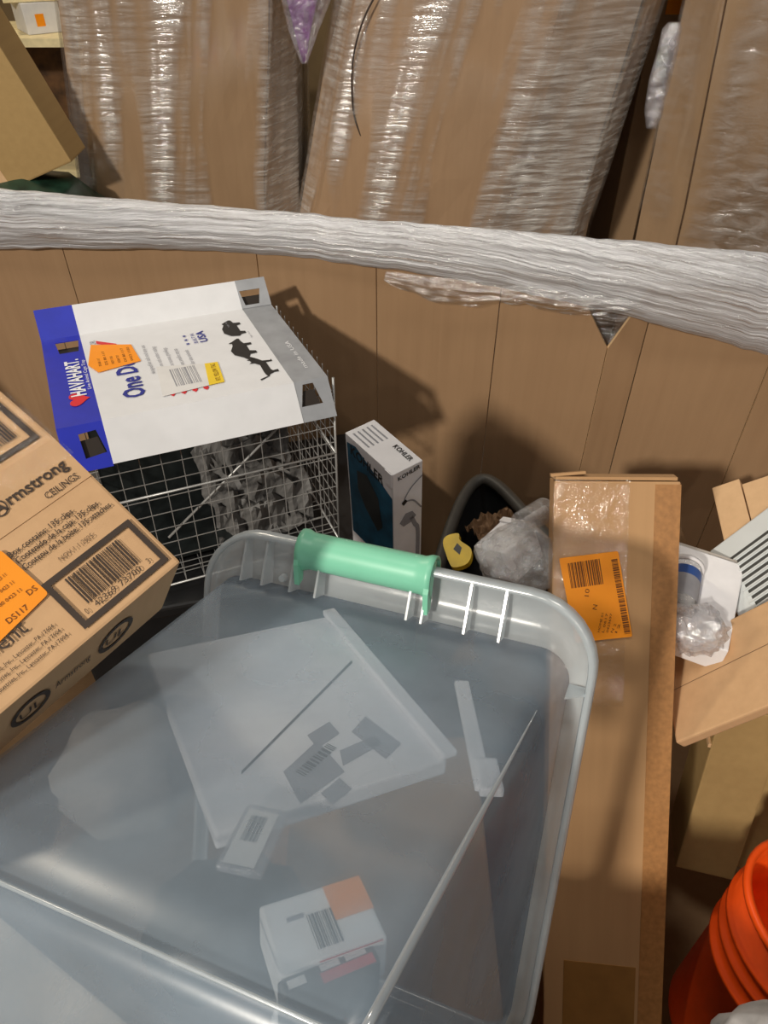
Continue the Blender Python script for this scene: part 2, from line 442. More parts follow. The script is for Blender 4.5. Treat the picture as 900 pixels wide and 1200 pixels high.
pal = thing('wooden_pallet', 'wooden pallet under the big brown bin of goods', 'pallet', Matrix.Translation((0, .75, 0)))
for k in range(7): boxobj('deck_board', (-1.1, 1.05, -.75 + k * .23, -.63 + k * .23, .105, .128), M['wood'], pal)
for x in (-1.05, -.05, .92): boxobj('runner', (x, x + .09, -.76, .76, 0, .104), M['wood'], pal)

# ------------------------------------------------------------------ stretch film band over the far rim
def band():
    t = thing('stretch_film_band', 'thick bunched band of clear stretch film running along the far rim of the bin', 'stretch film')
    NS, NC = 320, 110
    rings = []
    for i in range(NS + 1):
        px = -160 + 1230 * i / NS
        p = rimpt(px)
        top = 224 + (300 - 224) * (px / 900) ** 1 if px > 0 else 224
        hpx = 66 - 19 * math.sin(max(0, min(1, px / 620)) * math.pi) + (max(0, px - 600) / 300) ** 1.3 * 46
        dz = CAM.z - p.z
        dep = (p - CAM).dot(FW)
        h = hpx * dep / F / .93
        zc = p.z + (255 + .1055 * px - (top + hpx / 2)) * dep / F / .93
        wob = .004 * noise.noise(Vector((px * .013, 3.1, 0))) + .003 * noise.noise(Vector((px * .05, 1.1, 0)))
        tw = .4 * noise.noise(Vector((px * .006, 9, 0)))
        ring = []
        for j in range(NC + 1):
            c = j / NC
            a = -math.pi * .5 + c * 2 * math.pi * .93 + .2
            th = .024 + .006 * math.sin(px * .01)
            y = -math.cos(a) * th; z = math.sin(a) * h * .5
            rid = noise.noise(Vector((px * .0045 + c * 2, c * 22, 4))) * .0035 + noise.noise(Vector((px * .010, c * 70, 8))) * .0025
            rr = 1 + rid / .024
            ring.append(p + nrm * (y * rr + .0) + Vector((0, 0, z * (1 + rid * 4) + zc - p.z + wob)))
        rings.append(ring)
    loft('film_bundle', rings, M['band'], t, closed=False, uv=True)
    # loose transparent hem that hangs under the band right of the middle
    rings = []
    for i in range(121):
        px = 455 + 300 * i / 120
        p = rimpt(px); dep = (p - CAM).dot(FW)
        s = i / 120
        drop = (22 * math.sin(math.pi * min(1, s / .55)) ** .8 if s < .55 else 0) + (18 * math.sin(math.pi * (s - .45) / .55) if s > .45 else 0) + 5
        drop = drop * dep / F
        ring = []
        for j in range(15):
            c = j / 14
            q = noise.noise(Vector((px * .04, c * 5, 2))) * .010
            ring.append(p - nrm * (.020 + .012 * math.sin(c * math.pi) + q) + Vector((0, 0, -.018 - (drop + .01) * c)))
        rings.append(ring)
    loft('loose_hem', rings, M['hem'], t, closed=False, uv=True)
    # outer part of the band, behind the far wall (seen through the notch)
    rings = []
    for i in range(61):
        px = 560 + 300 * i / 60; p = rimpt(px); ring = []
        for j in range(9):
            c = j / 8
            ring.append(p + nrm * (.028 + .006 * noise.noise(Vector((px * .03, c * 9, 5)))) + Vector((0, 0, -.01 - .15 * c)))
        rings.append(ring)
    loft('outer_film', rings, M['hem'], t, closed=False, uv=True)
band()

# ------------------------------------------------------------------ wrapped gaylords behind
def gaylord(label, ring0, ring1, z0, z1, mat, fmat, group, zt=1.95, folds=(), name='wrapped_cardboard_bin'):
    ctr = sum((Vector((x, y, 0)) for x, y in ring0), Vector()) / len(ring0)
    T = Matrix.Translation((ctr.x, ctr.y, 0))
    g = thing(name, label, 'bin', T, group)
    def ring(z, grow=0.0, n=1, wob=0.0):
        s = min(1.12, max(0, (z - z0) / (z1 - z0))); out = []
        P = [Vector((a[0] + (b[0] - a[0]) * s - ctr.x, a[1] + (b[1] - a[1]) * s - ctr.y, z)) for a, b in zip(ring0, ring1)]
        c = sum(P, Vector()) / len(P)
        k = len(P)
        for i in range(k):
            for q in range(n):
                p = P[i].lerp(P[(i + 1) % k], q / n)
                d = (p - c); d.z = 0; d.normalize()
                ww = wob * (noise.noise(Vector((p.x * 9, p.y * 9, z * 2.2))) + .6 * noise.noise(Vector((p.x * 30, p.y * 30, z * 6))))
                out.append(p + d * (grow + ww))
        return out
    body = loft('board_wall', [ring(z, 0, 6, .005) for z in [.14 + (zt - .14) * i / 24 for i in range(25)]], mat, g, cap=(True, True), smooth=False)
    loft('film_wrap', [ring(z, .009, 14, .005) for z in [.10 + (zt - .10) * i / 70 for i in range(71)]], fmat, g, smooth=True, uv=True)
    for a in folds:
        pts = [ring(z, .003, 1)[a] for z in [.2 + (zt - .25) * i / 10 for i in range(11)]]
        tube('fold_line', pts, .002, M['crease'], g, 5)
    pz = ring(.13)
    xs = [p.x for p in pz]; ys = [p.y for p in pz]
    bm = bmesh.new()
    bx(bm, min(xs), max(xs), min(ys), max(ys), 0, .135)
    bm_obj('pallet_base', bm, M['wood'], g)
    return g, T
G = 'film wrapped cardboard bins behind'
gaylord('brown cardboard bin in clear film at upper left, beside the tilted tan carton',
        [(-.86, 2.17), (-.80, 2.13), (-.56, 2.13), (-.345, 2.15), (-.262, 2.28), (-.26, 2.75), (-.86, 2.75)],
        [(-.79, 2.16), (-.73, 2.12), (-.50, 2.12), (-.275, 2.13), (-.235, 2.28), (-.235, 2.75), (-.79, 2.75)], .99, 1.465, M['wrap_board_b'], M['wrap'], G, folds=(3,))
mid, midT = gaylord('broad bulging brown cardboard bin in shiny film at the top centre, leaning right',
        [(-.245, 2.10), (-.20, 2.02), (.02, 1.98), (.28, 1.97), (.50, 2.0), (.572, 2.09), (.55, 2.85), (-.22, 2.85)],
        [(-.115, 2.10), (-.06, 2.0), (.13, 1.95), (.38, 1.94), (.57, 1.98), (.648, 2.08), (.64, 2.85), (-.10, 2.85)], .952, 1.477, M['wrap_board'], M['wrap'], G, folds=(4,))
gaylord('brown cardboard bin in clear film at the upper right, right of the bulging bin',
        [(.70, 2.04), (.79, 1.96), (1.0, 1.90), (1.35, 1.90), (1.5, 2.1), (1.5, 2.7), (.96, 2.7)],
        [(.69, 2.05), (.75, 1.95), (.97, 1.88), (1.35, 1.88), (1.5, 2.1), (1.5, 2.7), (.95, 2.7)], .961, 1.49, M['wrap_board_b'], M['wrapx'], G, folds=(1,))
gaylord('brown cardboard bin added to close and darken the gap between the two right wrapped bins',
        [(.10, 3.05), (1.5, 3.0), (1.5, 3.6), (.10, 3.6)], [(.10, 3.05), (1.5, 3.0), (1.5, 3.6), (.10, 3.6)], .95, 1.47, M['wrap_board_b'], M['wrapx'], None, zt=1.7)  # bin added behind the gap to keep it dark
# curved handle cut in the bulging bin
Mi = midT.inverted()
pts = spline([Mi @ atY(x, y, Y) for x, y, Y in ((448, -20, 1.965), (425, 25, 1.972), (413, 75, 1.985), (414, 130, 1.992), (425, 165, 1.995), (436, 195, 1.998))], 6)
tube('handle_cut', pts, .0022, M['ink_brown'], mid, 5)

# tilted tan carton at the far left
o = atY(84, 190, 1.95)
cart = frame(o, atY(8, 224, 1.95), atY(2, 0, 1.95))
t = thing('tan_carton', 'tilted plain tan carton at the upper left corner standing on dark green sheeting', 'box', cart)
boxobj('carton_body', (0, .42, 0, .50, -.12, .0) if cart.col[2].y < 0 else (0, .42, 0, .50, 0, .12), M['olive_board'], t, .004)
boxobj('tape_strip', (.18, .24, -.0006, .5006, *((-.1204, .0004) if cart.col[2].y < 0 else (-.0004, .1204))), M['light_board'], t)
# dark green sheeting under it
def lump(name, c, dims, mat, parent=None, amp=.2, fr=3.0, seed=0, sub=3, rot=None, smooth=True):
    bm = bmesh.new(); bmesh.ops.create_icosphere(bm, subdivisions=sub, radius=1)
    for v in bm.verts:
        n = v.co.normalized()
        q = 1 + amp * (noise.noise(n * fr + Vector((seed, seed * 1.7, 0))) + .5 * noise.noise(n * fr * 2.7 + Vector((seed, 3, 1))))
        p = n * q
        # squarer than an egg
        p = Vector([math.copysign(abs(x) ** .75, x) for x in p])
        v.co = Vector((p.x * dims[0], p.y * dims[1], p.z * dims[2]))
        if rot: v.co = rot @ v.co
        if parent is None: v.co += Vector(c)
        else: v.co += Vector(c)
    return bm_obj(name, bm, mat, parent, smooth)
tag(lump('green_sheeting', (-.95, 2.0, .88), (.24, .15, .24), M['dark_green'], amp=.15, seed=3), 'dark green plastic sheeting bunched under the tilted tan carton', 'sheeting')
tag(lump('goods_sack', (-1.12, 2.02, .29), (.22, .18, .29), M['dark_bag'], amp=.06, seed=9), 'dark sack under the green sheeting at the upper left', 'sack')

# shelf with boxes far behind, seen in the gap
sh = thing('storage_shelf', 'cream storage shelf far behind, in the gap at the upper left', 'shelf', Matrix.Translation((-1.6, 4.1, 0)))
boxobj('shelf_board', (-.6, .9, -.02, .45, 1.04, 1.075), M['shelf'], sh)
boxobj('shelf_board', (-.6, .9, -.02, .45, .45, .485), M['shelf'], sh)
for x in (-.6, .87): boxobj('upright', (x, x + .03, 0, .45, 0, 2.0), M['brown_dark'], sh)
boxobj('back_panel', (-.6, .9, .43, .45, .0, 1.04), M['brown_dark'], sh)
c = thing('white_carton', 'small white carton with an orange mark on the cream shelf far behind', 'box', Matrix.Translation((-1.70, 4.16, 1.076)) @ Matrix.Rotation(math.radians(35), 4, 'Z'))
boxobj('carton_body', (0, .17, 0, .2, 0, .125), M['label_white'], c, .003)
boxobj('orange_mark', (.05, .09, -.001, 0, .03, .08), M['orange_label'], c)
c = thing('cream_carton', 'cream carton lying on the white carton on the far shelf', 'box', Matrix.Translation((-1.78, 4.16, 1.203)) @ Matrix.Rotation(math.radians(20), 4, 'Z'))
boxobj('carton_body', (0, .34, 0, .25, 0, .12), M['shelf'], c, .003)
boxobj('tape_strip', (.15, .19, -.001, .251, .119, .1205), M['light_board'], c)

# pink and purple bag between the two wrapped bins
def pouch(name, label, cat, prof, Y0, mat, thick, extra=None):
    """bag built from (left px, right px, py) levels at distance Y0"""
    rings = []
    for x0, x1, y in prof:
        a, b = atY(x0, y, Y0), atY(x1, y, Y0); c = (a + b) / 2; r = (b - a).length / 2
        rings.append([c + Vector((math.cos(k * math.pi / 8) * r, math.sin(k * math.pi / 8) * thick * (r / .05 + .3) * .6 + .006 * noise.noise(Vector((k * .9, y * .03, Y0))), 0)) for k in range(16)])
    return rings
t = thing('gift_pouch', 'clear pink and purple pouch squeezed between the two leftmost wrapped bins', 'bag')
loft('pouch_film', pouch('', '', '', [(318, 412, -60), (326, 396, -20), (331, 386, 5), (338, 374, 35), (346, 366, 58), (353, 360, 74)], 2.02, None, .03), M['foil'], t, cap=(True, True))
loft('purple_filling', pouch('', '', '', [(332, 380, -14), (336, 372, 0), (345, 364, 36), (349, 361, 55), (354, 359, 72)], 2.03, None, .012), M['purple'], t, cap=(True, True))
# clear film tail and orange sticker in the gap on the right
t = thing('clear_bag_tail', 'silvery clear bag hanging in the gap left of the upper right bin', 'bag')
loft('bag_film', pouch('', '', '', [(783, 797, 26), (776, 801, 34), (770, 798, 60), (760, 790, 95), (755, 778, 130), (757, 768, 150)], 2.05, None, .03), M['foil'], t, cap=(True, True))
a = atY(795, 5, 2.36)
t = thing('kraft_parcel', 'slim brown parcel with an orange sticker in the gap at the upper right', 'box', Matrix.Translation((a.x, 2.36, 0)))
boxobj('parcel_body', (-.06, .022, 0, .22, .0, 1.72), M['wrap_board_b'], t, .004)
boxobj('orange_sticker', (-.03, .0215, -.0015, -.0003, 1.415, 1.52), M['orange_label'], t, 0)

# ------------------------------------------------------------------ wire trap with its printed sleeve
TR = ortho([[0.9166, -0.3997, 0.0083], [0.3985, 0.9151, 0.0612], [-0.032, -0.0528, 0.9981]], (-0.4844, 0.9014, 1.103))
t = thing('wire_cage_trap', 'galvanised wire cage trap under a blue and white printed card sleeve, against the far wall', 'trap', TR)
L, W, H = .435, .3215, .36
def wires(name, segs, r=.00085, n=4):
    bm = bmesh.new()
    for a, b in segs: tube_bm(bm, [a, b], r, n)
    return bm_obj(name, bm, M['steel'], t)
xs = [i * L / 13 for i in range(14)]; zs = [-H * i / 11 for i in range(12)]; ys = [W * i / 12 for i in range(13)]
wires('side_mesh', [((x, 0, -.002), (x, 0, -H)) for x in xs] + [((0, 0, z), (L, 0, z)) for z in zs[1:]])['kind'] = 'stuff'
wires('side_mesh', [((x, W, -.002), (x, W, -H)) for x in xs] + [((0, W, z), (L, W, z)) for z in zs[1:]])['kind'] = 'stuff'
wires('end_mesh', [((L, y, -.002), (L, y, -H)) for y in ys] + [((L, 0, z), (L, W, z)) for z in zs[1:]])['kind'] = 'stuff'
wires('end_mesh', [((0, y, -.002), (0, y, -H)) for y in ys] + [((0, 0, z), (0, W, z)) for z in zs[1:]])['kind'] = 'stuff'
wires('bottom_mesh', [((x, 0, -H), (x, W, -H)) for x in xs] + [((0, y, -H), (L, y, -H)) for y in ys])['kind'] = 'stuff'
for a, b in (((0, 0, -.155), (L, 0, -.155)), ((L, 0, -.155), (L, W, -.155)), ((L, 0, -.003), (L, 0, -H)), ((0, 0, -H), (L, 0, -H)), ((L, 0, -H), (L, W, -H)), ((L, W, -.003), (L, W, -H)), ((0, 0, -.003), (0, 0, -H))):
    wires('frame_rod', [(a, b)], .0022, 6)
wires('brace_rod', [((.365, .012, -.06), (.12, .012, -.26))], .0024, 6)
boxobj('dark_backing_sheet', (.03, L - .02, W - .05, W - .046, -.35, -.01), M['dark_bag'], t)  # dark sheet added so the cage looks black behind its wires
boxobj('treadle_plate', (.02, L - .19, .05, W - .06, -.345, -.342), M['dark_bag'], t)
# sleeve: top, near flap, far flap; each split in blue, white and grey prints on one folded card
sl = None
XA, XB, XC, XD = -.004, .062, .366, .425
def hole(cx, y0, y1, w0, w1): return [(cx - w0, y0), (cx + w0, y0), (cx + w1, y1), (cx - w1, y1)]
ca, sa = math.cos(math.radians(52)), math.sin(math.radians(52))
cf, sf = math.cos(math.radians(46)), math.sin(math.radians(46))
def top(u, v): return Vector((u, v, .002))
def near(u, v): return Vector((u, -v * ca, .002 - v * sa))
def far(u, v): return Vector((u, W + v * cf, .002 + v * sf))
def panel(name, mapf, u0, u1, v0, v1, mat, hol=None, n=None):
    bm = bmesh.new()
    if hol is None:
        P = [[mapf(u, v) for u, v in ((u0, v0), (u1, v0), (u1, v1), (u0, v1))]]
    else:
        (ha, hb, hc, hd) = hol       # lower-left, lower-right, upper-right, upper-left
        q = lambda *p: [mapf(u, v) for u, v in p]
        P = [q((u0, v0), (u1, v0), hb, ha), q((u1, v0), (u1, v1), hc, hb), q((u1, v1), (u0, v1), hd, hc), q((u0, v1), (u0, v0), ha, hd)]
    n = (mapf(u1, v0) - mapf(u0, v0)).cross(mapf(u0, v1) - mapf(u0, v0)).normalized()
    if n.z < 0: n = -n
    vs = {}
    for poly in P:
        f = []
        for p in poly:
            k = tuple(round(x, 5) for x in p)
            if k not in vs: vs[k] = bm.verts.new(p)
            f.append(vs[k])
        bm.faces.new(f)
    bmesh.ops.recalc_face_normals(bm, faces=bm.faces[:])
    r = bmesh.ops.solidify(bm, geom=bm.faces[:], thickness=.0012)
    return bm_obj(name, bm, mat, sleeve)
sleeve = bpy.data.objects.new('card_sleeve', None); col.objects.link(sleeve); sleeve.parent = t
for nm, u0, u1, mat in (('blue_panel', XA, XB, M['blue_card']), ('white_panel', XB, XC, M['white_card']), ('grey_panel', XC, XD, M['grey_card'])):
    ht = hn = hf = None
    if nm == 'blue_panel':
        hn = [(.024, .014), (.050, .012), (.058, .048), (.026, .052)]
        ht = [(.022, .255), (.054, .255), (.058, .302), (.018, .302)]
    if nm == 'grey_panel':
        hn = [(.380, .006), (.398, .006), (.407, .042), (.370, .042)]
        hf = [(.374, .006), (.402, .006), (.410, .036), (.369, .036)]
    panel(nm, top, u0, u1, 0, W, mat, ht)
    panel(nm, near, u0, u1, 0, .068 + (.0 if nm != 'blue_panel' else .003), mat, hn)
    panel(nm, far, u0, u1, 0, .058, mat, hf)
# kraft tabs under the slots, coloured dark for the shaded inside
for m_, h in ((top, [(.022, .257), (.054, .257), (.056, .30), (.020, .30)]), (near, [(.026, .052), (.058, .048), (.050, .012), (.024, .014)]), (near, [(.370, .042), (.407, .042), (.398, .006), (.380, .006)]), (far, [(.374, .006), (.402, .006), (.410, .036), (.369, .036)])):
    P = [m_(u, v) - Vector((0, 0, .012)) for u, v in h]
    raw('folded_tab', P, [(0, 1, 2, 3)], M['kraft_shaded'], sleeve)
pr = Print(sleeve, (0, 0, .0026), (1, 0, 0), (0, 1, 0))
# reading direction runs away from the camera (+v); letters' tops point left (-u)
def hpos(u, v, du, dv): return (u, v)
pr.text('white_lettering', M['ink_white'], 'HAVAHART.', (.049, .088), (.049, .222), .022, bold=.03)
pr.text('white_lettering', M['ink_white'], 'Live Animal Cage Trap', (.059, .105), (.059, .214), .006)
heart = []
for k in range(24):
    a = 2 * math.pi * k / 24
    hx = 16 * math.sin(a) ** 3; hy = 13 * math.cos(a) - 5 * math.cos(2 * a) - 2 * math.cos(3 * a) - math.cos(4 * a)
    heart.append((.0355 - hy * .00112, .078 + hx * .00135))
pr.poly('heart_emblem', M['ink_red'], heart, 1)
pr.text('blue_lettering', M['ink_blue'], 'One Door', (.136, .050), (.137, .222), .033, bold=.025)
pr.text('grey_lettering', M['ink_grey'], 'VICTOR', (.085, .235), (.085, .285), .010)
pr.text('red_lettering', M['ink_red'], 'V', (.117, .225), (.117, .282), .030, bold=.03)
for k, s_ in enumerate(('designed for safe and easy use', 'for indoor and outdoor settings', 'captures raccoons, groundhogs,', 'opossums, armadillos, stray cats', 'and similar size animals')):
    pr.text('grey_lettering', M['ink_grey'], s_, (.163 + k * .017, .118 - (k > 3) * .02), (.163 + k * .017, .232 - k * .012), .0075)
pr.text('blue_lettering', M['ink_blue'], 'USA', (.272, .205), (.272, .252), .014, bold=.02)
pr.text('blue_lettering', M['ink_blue'], 'BUILT IN', (.254, .205), (.254, .246), .007)
for k in range(3):
    star = [(.236 + math.cos(math.radians(36 * j)) * (.0045 if j % 2 == 0 else .002), .207 + k * .017 + math.sin(math.radians(36 * j)) * (.0045 if j % 2 == 0 else .002)) for j in range(10)]
    pr.poly('blue_lettering', M['ink_blue'], star, 2)
for k in range(4):
    s2 = [(.176 + .018 * k + x * .35, .036 + y * .35) for x, y in ((.0, -.018), (.014, .004), (.008, .02), (0, .012), (-.008, .02), (-.014, .004))]
    pr.poly('red_lettering', M['ink_red'], s2, 1)
for x, y in ((.322, .262), (.350, .204), (.371, .108)):
    pr.text('grey_lettering', M['ink_grey'], 'up to', (x, y - .014), (x, y + .012), .004)
# animals (silhouettes): u grows right, v grows away; animals stand with feet to the right
def animal(u, v, s, kind):
    # outline in (forward f, up h); forward = -v?  drawn with up = -u
    cat = [(-1.0, .95), (-.82, .55), (-.70, .60), (-.45, .62), (.25, .60), (.5, .78), (.52, 1.0), (.62, .88), (.78, .90), (.9, 1.02), (.95, .75), (.92, .58), (.75, .48), (.62, .40), (.55, .05), (.65, 0), (.42, 0), (.42, .3), (.2, .28), (-.3, .28), (-.42, .22), (-.38, 0), (-.6, 0), (-.58, .2), (-.72, .45), (-.86, .5), (-1.1, .92)]
    rac = [(-1.1, .25), (-.95, .5), (-.72, .62), (-.4, .9), (0, .95), (.4, .78), (.6, .75), (.68, .88), (.78, .72), (1.02, .45), (.98, .38), (.7, .36), (.5, .3), (.48, .02), (.3, .02), (.28, .25), (-.2, .25), (-.3, .02), (-.5, .02), (-.52, .3), (-.75, .4), (-.95, .22)]
    opo = [(-.8, .35), (-.7, .7), (-.35, .92), (.1, .9), (.45, .75), (.6, .8), (.72, .66), (.88, .45), (.85, .36), (.55, .3), (.5, .03), (.32, .03), (.25, .22), (-.35, .22), (-.42, .03), (-.62, .03), (-.65, .25)]
    P = {'cat': cat, 'rac': rac, 'opo': opo}[kind]
    pa = Print(sleeve, (0, 0, .0026), (1, 0, 0), (0, 1, 0))
    pa.poly('animal_silhouette', M['ink_black'], [(u - h * s * .62, v + f_ * s * .62) for f_, h in P][::1], 1)
    pa.done()
animal(.346, .240, .070, 'opo'); animal(.342, .150, .072, 'rac'); animal(.356, .070, .064, 'cat')
pr.text('white_lettering', M['ink_white'], 'made in USA', (.405, .04), (.405, .15), .008)
# stickers on the sleeve
pr.poly('orange_sticker', M['orange_label'], [(.063, .189), (.076, .268), (.142, .243), (.148, .172), (.076, .156)][::-1], 3)
for k in range(6): pr.text('sticker_ink', M['label_ink'], random.choice(('0423 1150', 'DS 80 117', '42369 737')), (.084 + k * .0105, .178), (.084 + k * .0105, .178 + random.choice((.03, .045, .055))), .0045, 4)
pr.poly('white_sticker', M['label_white'], [(.160, .034), (.236, .042), (.246, .120), (.168, .140)], 3)
pr.poly('yellow_sticker', M['yellow_label'], [(.236, .042), (.262, .044), (.268, .118), (.246, .120)], 3)
pr.bars('sticker_ink_grey', M['ink_grey'], (.186, .058), (.228, .058), .062, 14, 4, 5)
pr.text('sticker_ink', M['label_ink'], 'RTL YELLOW TAG', (.258, .052), (.262, .112), .008, 4)
pr.done()

tag(crumple('grey_plastic_sheet', TR @ Matrix.Translation((.31, .15, -.27)) @ Matrix.Rotation(math.radians(35), 4, 'X'), .20, .24, .05, M['grey_sheet'], 33), 'crumpled pale grey plastic sheet inside the right end of the wire trap', 'sheet')
# ------------------------------------------------------------------ shower box
KO = ortho([[0.8099, -0.5862, -0.0213], [0.585, 0.8098, -0.0447], [0.0435, 0.0237, 0.9988]], (0.0134, 0.8761, 1.0364))
t = thing('shower_head_box', 'white and teal shower set box with black lettering standing right of the wire trap', 'box', KO)
a_, b_, h_ = .058, .131, .29
boxobj('carton_body', (0, a_, 0, b_, -h_, 0), M['white_carton'], t, .0012)
boxobj('lid_flap', (-.0015, 0, .002, .02, -.028, -.001), M['white_carton'], t, 0)
pr = Print(t, (0, b_, 0), (0, -1, 0), (0, 0, 1))      # left face (x=0): u right = -y
pr.poly('teal_panel', M['teal'], [(.004, -.225), (.129, -.225), (.129, -.052), (.03, -.010), (.004, -.016)], 1)
pr.text('black_lettering', M['ink_black'], 'KOHLER', (.014, -.034), (.106, -.040), .019, 2, .02)
pr.poly('figure_print', M['dark_bag'], [(.03, -.06), (.06, -.05), (.09, -.08), (.1, -.14), (.085, -.16), (.05, -.13), (.03, -.1)], 2)
pr.done()
pr = Print(t, (0, 0, 0), (1, 0, 0), (0, 0, 1))        # right face (y=0)
pr.text('black_lettering', M['ink_black'], 'KOHLER', (.010, -.017), (.053, -.012), .008, 2, .02)
def ribbon(pr, name, mat, pts, w):
    P = [Vector((x, y, 0)) for x, y in pts]; P = spline(P, 6)
    Lf, Rt = [], []
    for i, p in enumerate(P):
        d = (P[min(i + 1, len(P) - 1)] - P[max(0, i - 1)]).normalized(); q = Vector((-d.y, d.x, 0)) * w
        Lf.append(p + q); Rt.append(p - q)
    for i in range(len(P) - 1): pr.poly(name, mat, [(v.x, v.y) for v in (Rt[i], Rt[i + 1], Lf[i + 1], Lf[i])], 1)
ribbon(pr, 'hose_print', M['ink_grey'], [(.057, -.03), (.035, -.045), (.022, -.066), (.04, -.075), (.057, -.10)], .0015)
pr.poly('shower_print', M['ink_grey'], [(.012, -.112), (.024, -.096), (.038, -.098), (.046, -.112), (.036, -.122), (.02, -.124)], 1)
ribbon(pr, 'shower_print', M['ink_grey'], [(.036, -.11), (.043, -.13), (.05, -.15), (.05, -.22)], .004)
pr.poly('black_knob_print', M['ink_black'], [(.016, -.068), (.024, -.064), (.028, -.070), (.02, -.076)], 2)
pr.done()
pr = Print(t, (0, b_, 0), (0, -1, 0), (1, 0, 0)); pr.n = Vector((0, 0, 1))
pr.text('black_lettering', M['ink_black'], 'KOHLER', (.076, .040), (.121, .040), .009, 2, .02)
for k in range(5): pr.rect('small_print', M['ink_grey'], .01, .055, .008 + k * .009, .011 + k * .009, 1)
pr.done()

# ------------------------------------------------------------------ tall narrow box
TA = ortho([[0.9995, -0.031, -0.0015], [0.0258, 0.8037, 0.5945], [-0.0172, -0.5943, 0.8041]], (0.2443, 0.8189, 1.0729))
TA = TA @ Matrix.Rotation(math.radians(-11), 4, 'Z')
t = thing('tall_narrow_box', 'tall narrow brown cardboard box with an orange price label, leaning right of the plastic tub', 'box', TA)
w_, d_, h_ = .173, .105, .93
boxobj('carton_body', (0, w_, 0, d_, -h_, 0), M['tall_board'], t, .0025)
boxobj('top_flap', (.002, w_ - .004, .003, .030, .001, .0055), M['tall_board'], t, 0, Matrix.Rotation(math.radians(7), 4, 'X'))
boxobj('top_flap', (.002, w_ - .002, .027, d_, .001, .0055), M['light_board'], t, 0)
boxobj('side_flap', (-.004, .045, .004, .028, .006, .010), M['tall_board'], t, 0, Matrix.Rotation(math.radians(-5), 4, 'Y'))
boxobj('paper_tape', (.139, w_ + .0006, -.0008, .0, -h_, -.004), M['tape_brown'], t)
boxobj('tape_patch', (.029, .134, -.0008, .0, -.905, -.73), M['tape_dark'], t)
# clear tape around the upper half of the front
rings = []
for i in range(37):
    z = .003 - .33 * i / 36; ring = []
    for j in range(21):
        x = -.001 + .105 * j / 20
        ring.append(Vector((x, -.0022 - .0016 * (noise.noise(Vector((x * 18, z * 60, 2))) + .5), z)))
    rings.append(ring)
loft('clear_tape', rings, M['cling'], t, closed=False)
rings = []
for i in range(61):
    z = 0 - .60 * i / 60
    rings.append([Vector((w_ + .002 + .003 * noise.noise(Vector((z * 22, j, 1))) + .003 * (j == 1), -.003 + j * .022, z)) for j in range(3)])
loft('clear_tape', rings, M['cling'], t, closed=False)
pr = Print(t, (0, -.0042, 0), (1, 0, 0), (0, 0, 1))
def rounded(p, r=.003, n=4):
    out = []; k = len(p)
    for i in range(k):
        a, b, c = Vector(p[i - 1]), Vector(p[i]), Vector(p[(i + 1) % k])
        u = b + (a - b).normalized() * r; v = b + (c - b).normalized() * r
        for q in range(n + 1):
            s = q / n; out.append(tuple(u * (1 - s) ** 2 + b * 2 * s * (1 - s) + v * s * s))
    return out
pr.poly('orange_label', M['orange_label'], rounded([(.0085, -.1115), (.0345, -.2345), (.1135, -.2225), (.0905, -.0990)]), 1)
pr.bars('label_barcode', M['label_ink'], (.027, -.155), (.0715, -.147), .037, 20, 2, 3)
pr.bars('label_barcode', M['label_ink'], (.111, -.2175), (.0895, -.110), .0085, 46, 2, 8)
pr.text('label_lettering', M['label_ink'], '10', (.0515, -.166), (.0525, -.155), .006, 2)
pr.text('label_lettering', M['label_ink'], 'N', (.063, -.185), (.064, -.178), .006, 2)
for k in range(5): pr.text('label_lettering', M['label_ink'], ('HOME 01', 'L 0617', '0423697', 'N 2', '12')[k], (.068 + k * .006, -.218), (.073 + k * .006, -.19 if k < 3 else -.205), .003, 2)
pr.done()

# ------------------------------------------------------------------ kraft clip box (left foreground)
R_ = Vector((-0.1525, 0.388, 1.3505)); AL = CAM + .95 * (R_ - CAM)
AR = ortho([[0.5928, -0.7169, 0.3669], [0.8018, 0.483, -0.3518], [0.075, 0.5028, 0.8612]], AL)
t = thing('ceiling_clip_box', 'kraft box with a framed barcode and orange sticker, lying left on the tub', 'box', AR)
hx, hy, hz = .26, .1275, .112
bm = bmesh.new()
plate(bm, [(-hx, 0, 0), (-hx, 0, -hz), (-hx, hy + .10, -hz), (-hx, hy + .10, -.016), (-hx, hy, 0)], (1, 0, 0), hx)
bmesh.ops.recalc_face_normals(bm, faces=bm.faces[:])
bmesh.ops.bevel(bm, geom=bm.edges[:], offset=.0022, segments=2, affect='EDGES', profile=.6)
bm_obj('carton_body', bm, M['tan_board'], t)
boxobj('flap_panel', (-hx, -.001, .089, hy, .0, .0007), M['tan_board'], t, 0)
# back face carries another barcode frame (seen above the ridge)
pr = Print(t, (0, 0, .0008), (1, 0, 0), (0, 1, 0))
pr.text('kraft_lettering', M['ink_brown'], 'rmstrong', (-.0555, .1035), (-.0085, .1035), .0085, 2, .018)
ring_o = [(-.063 + .0062 * math.cos(k * math.pi / 12), .1065 + .0062 * math.sin(k * math.pi / 12)) for k in range(24)]
ring_i = [(-.063 + .0052 * math.cos(k * math.pi / 12), .1065 + .0052 * math.sin(k * math.pi / 12)) for k in range(24)]
for k in range(24): pr.poly('round_emblem', M['ink_brown'], [ring_o[k], ring_o[(k + 1) % 24], ring_i[(k + 1) % 24], ring_i[k]], 2)
pr.text('round_emblem', M['ink_brown'], 'A', (-.068, .1022), (-.0575, .1022), .0095, 2, .02)
pr.text('kraft_lettering', M['ink_brown'], 'CEILINGS', (-.0352, .0922), (-.0085, .0922), .0052, 2)
pr.text('kraft_lettering', M['ink_brown'], 'Box contains: 135 clips', (-.0795, .0742), (-.0292, .0742), .0042, 2, .01)
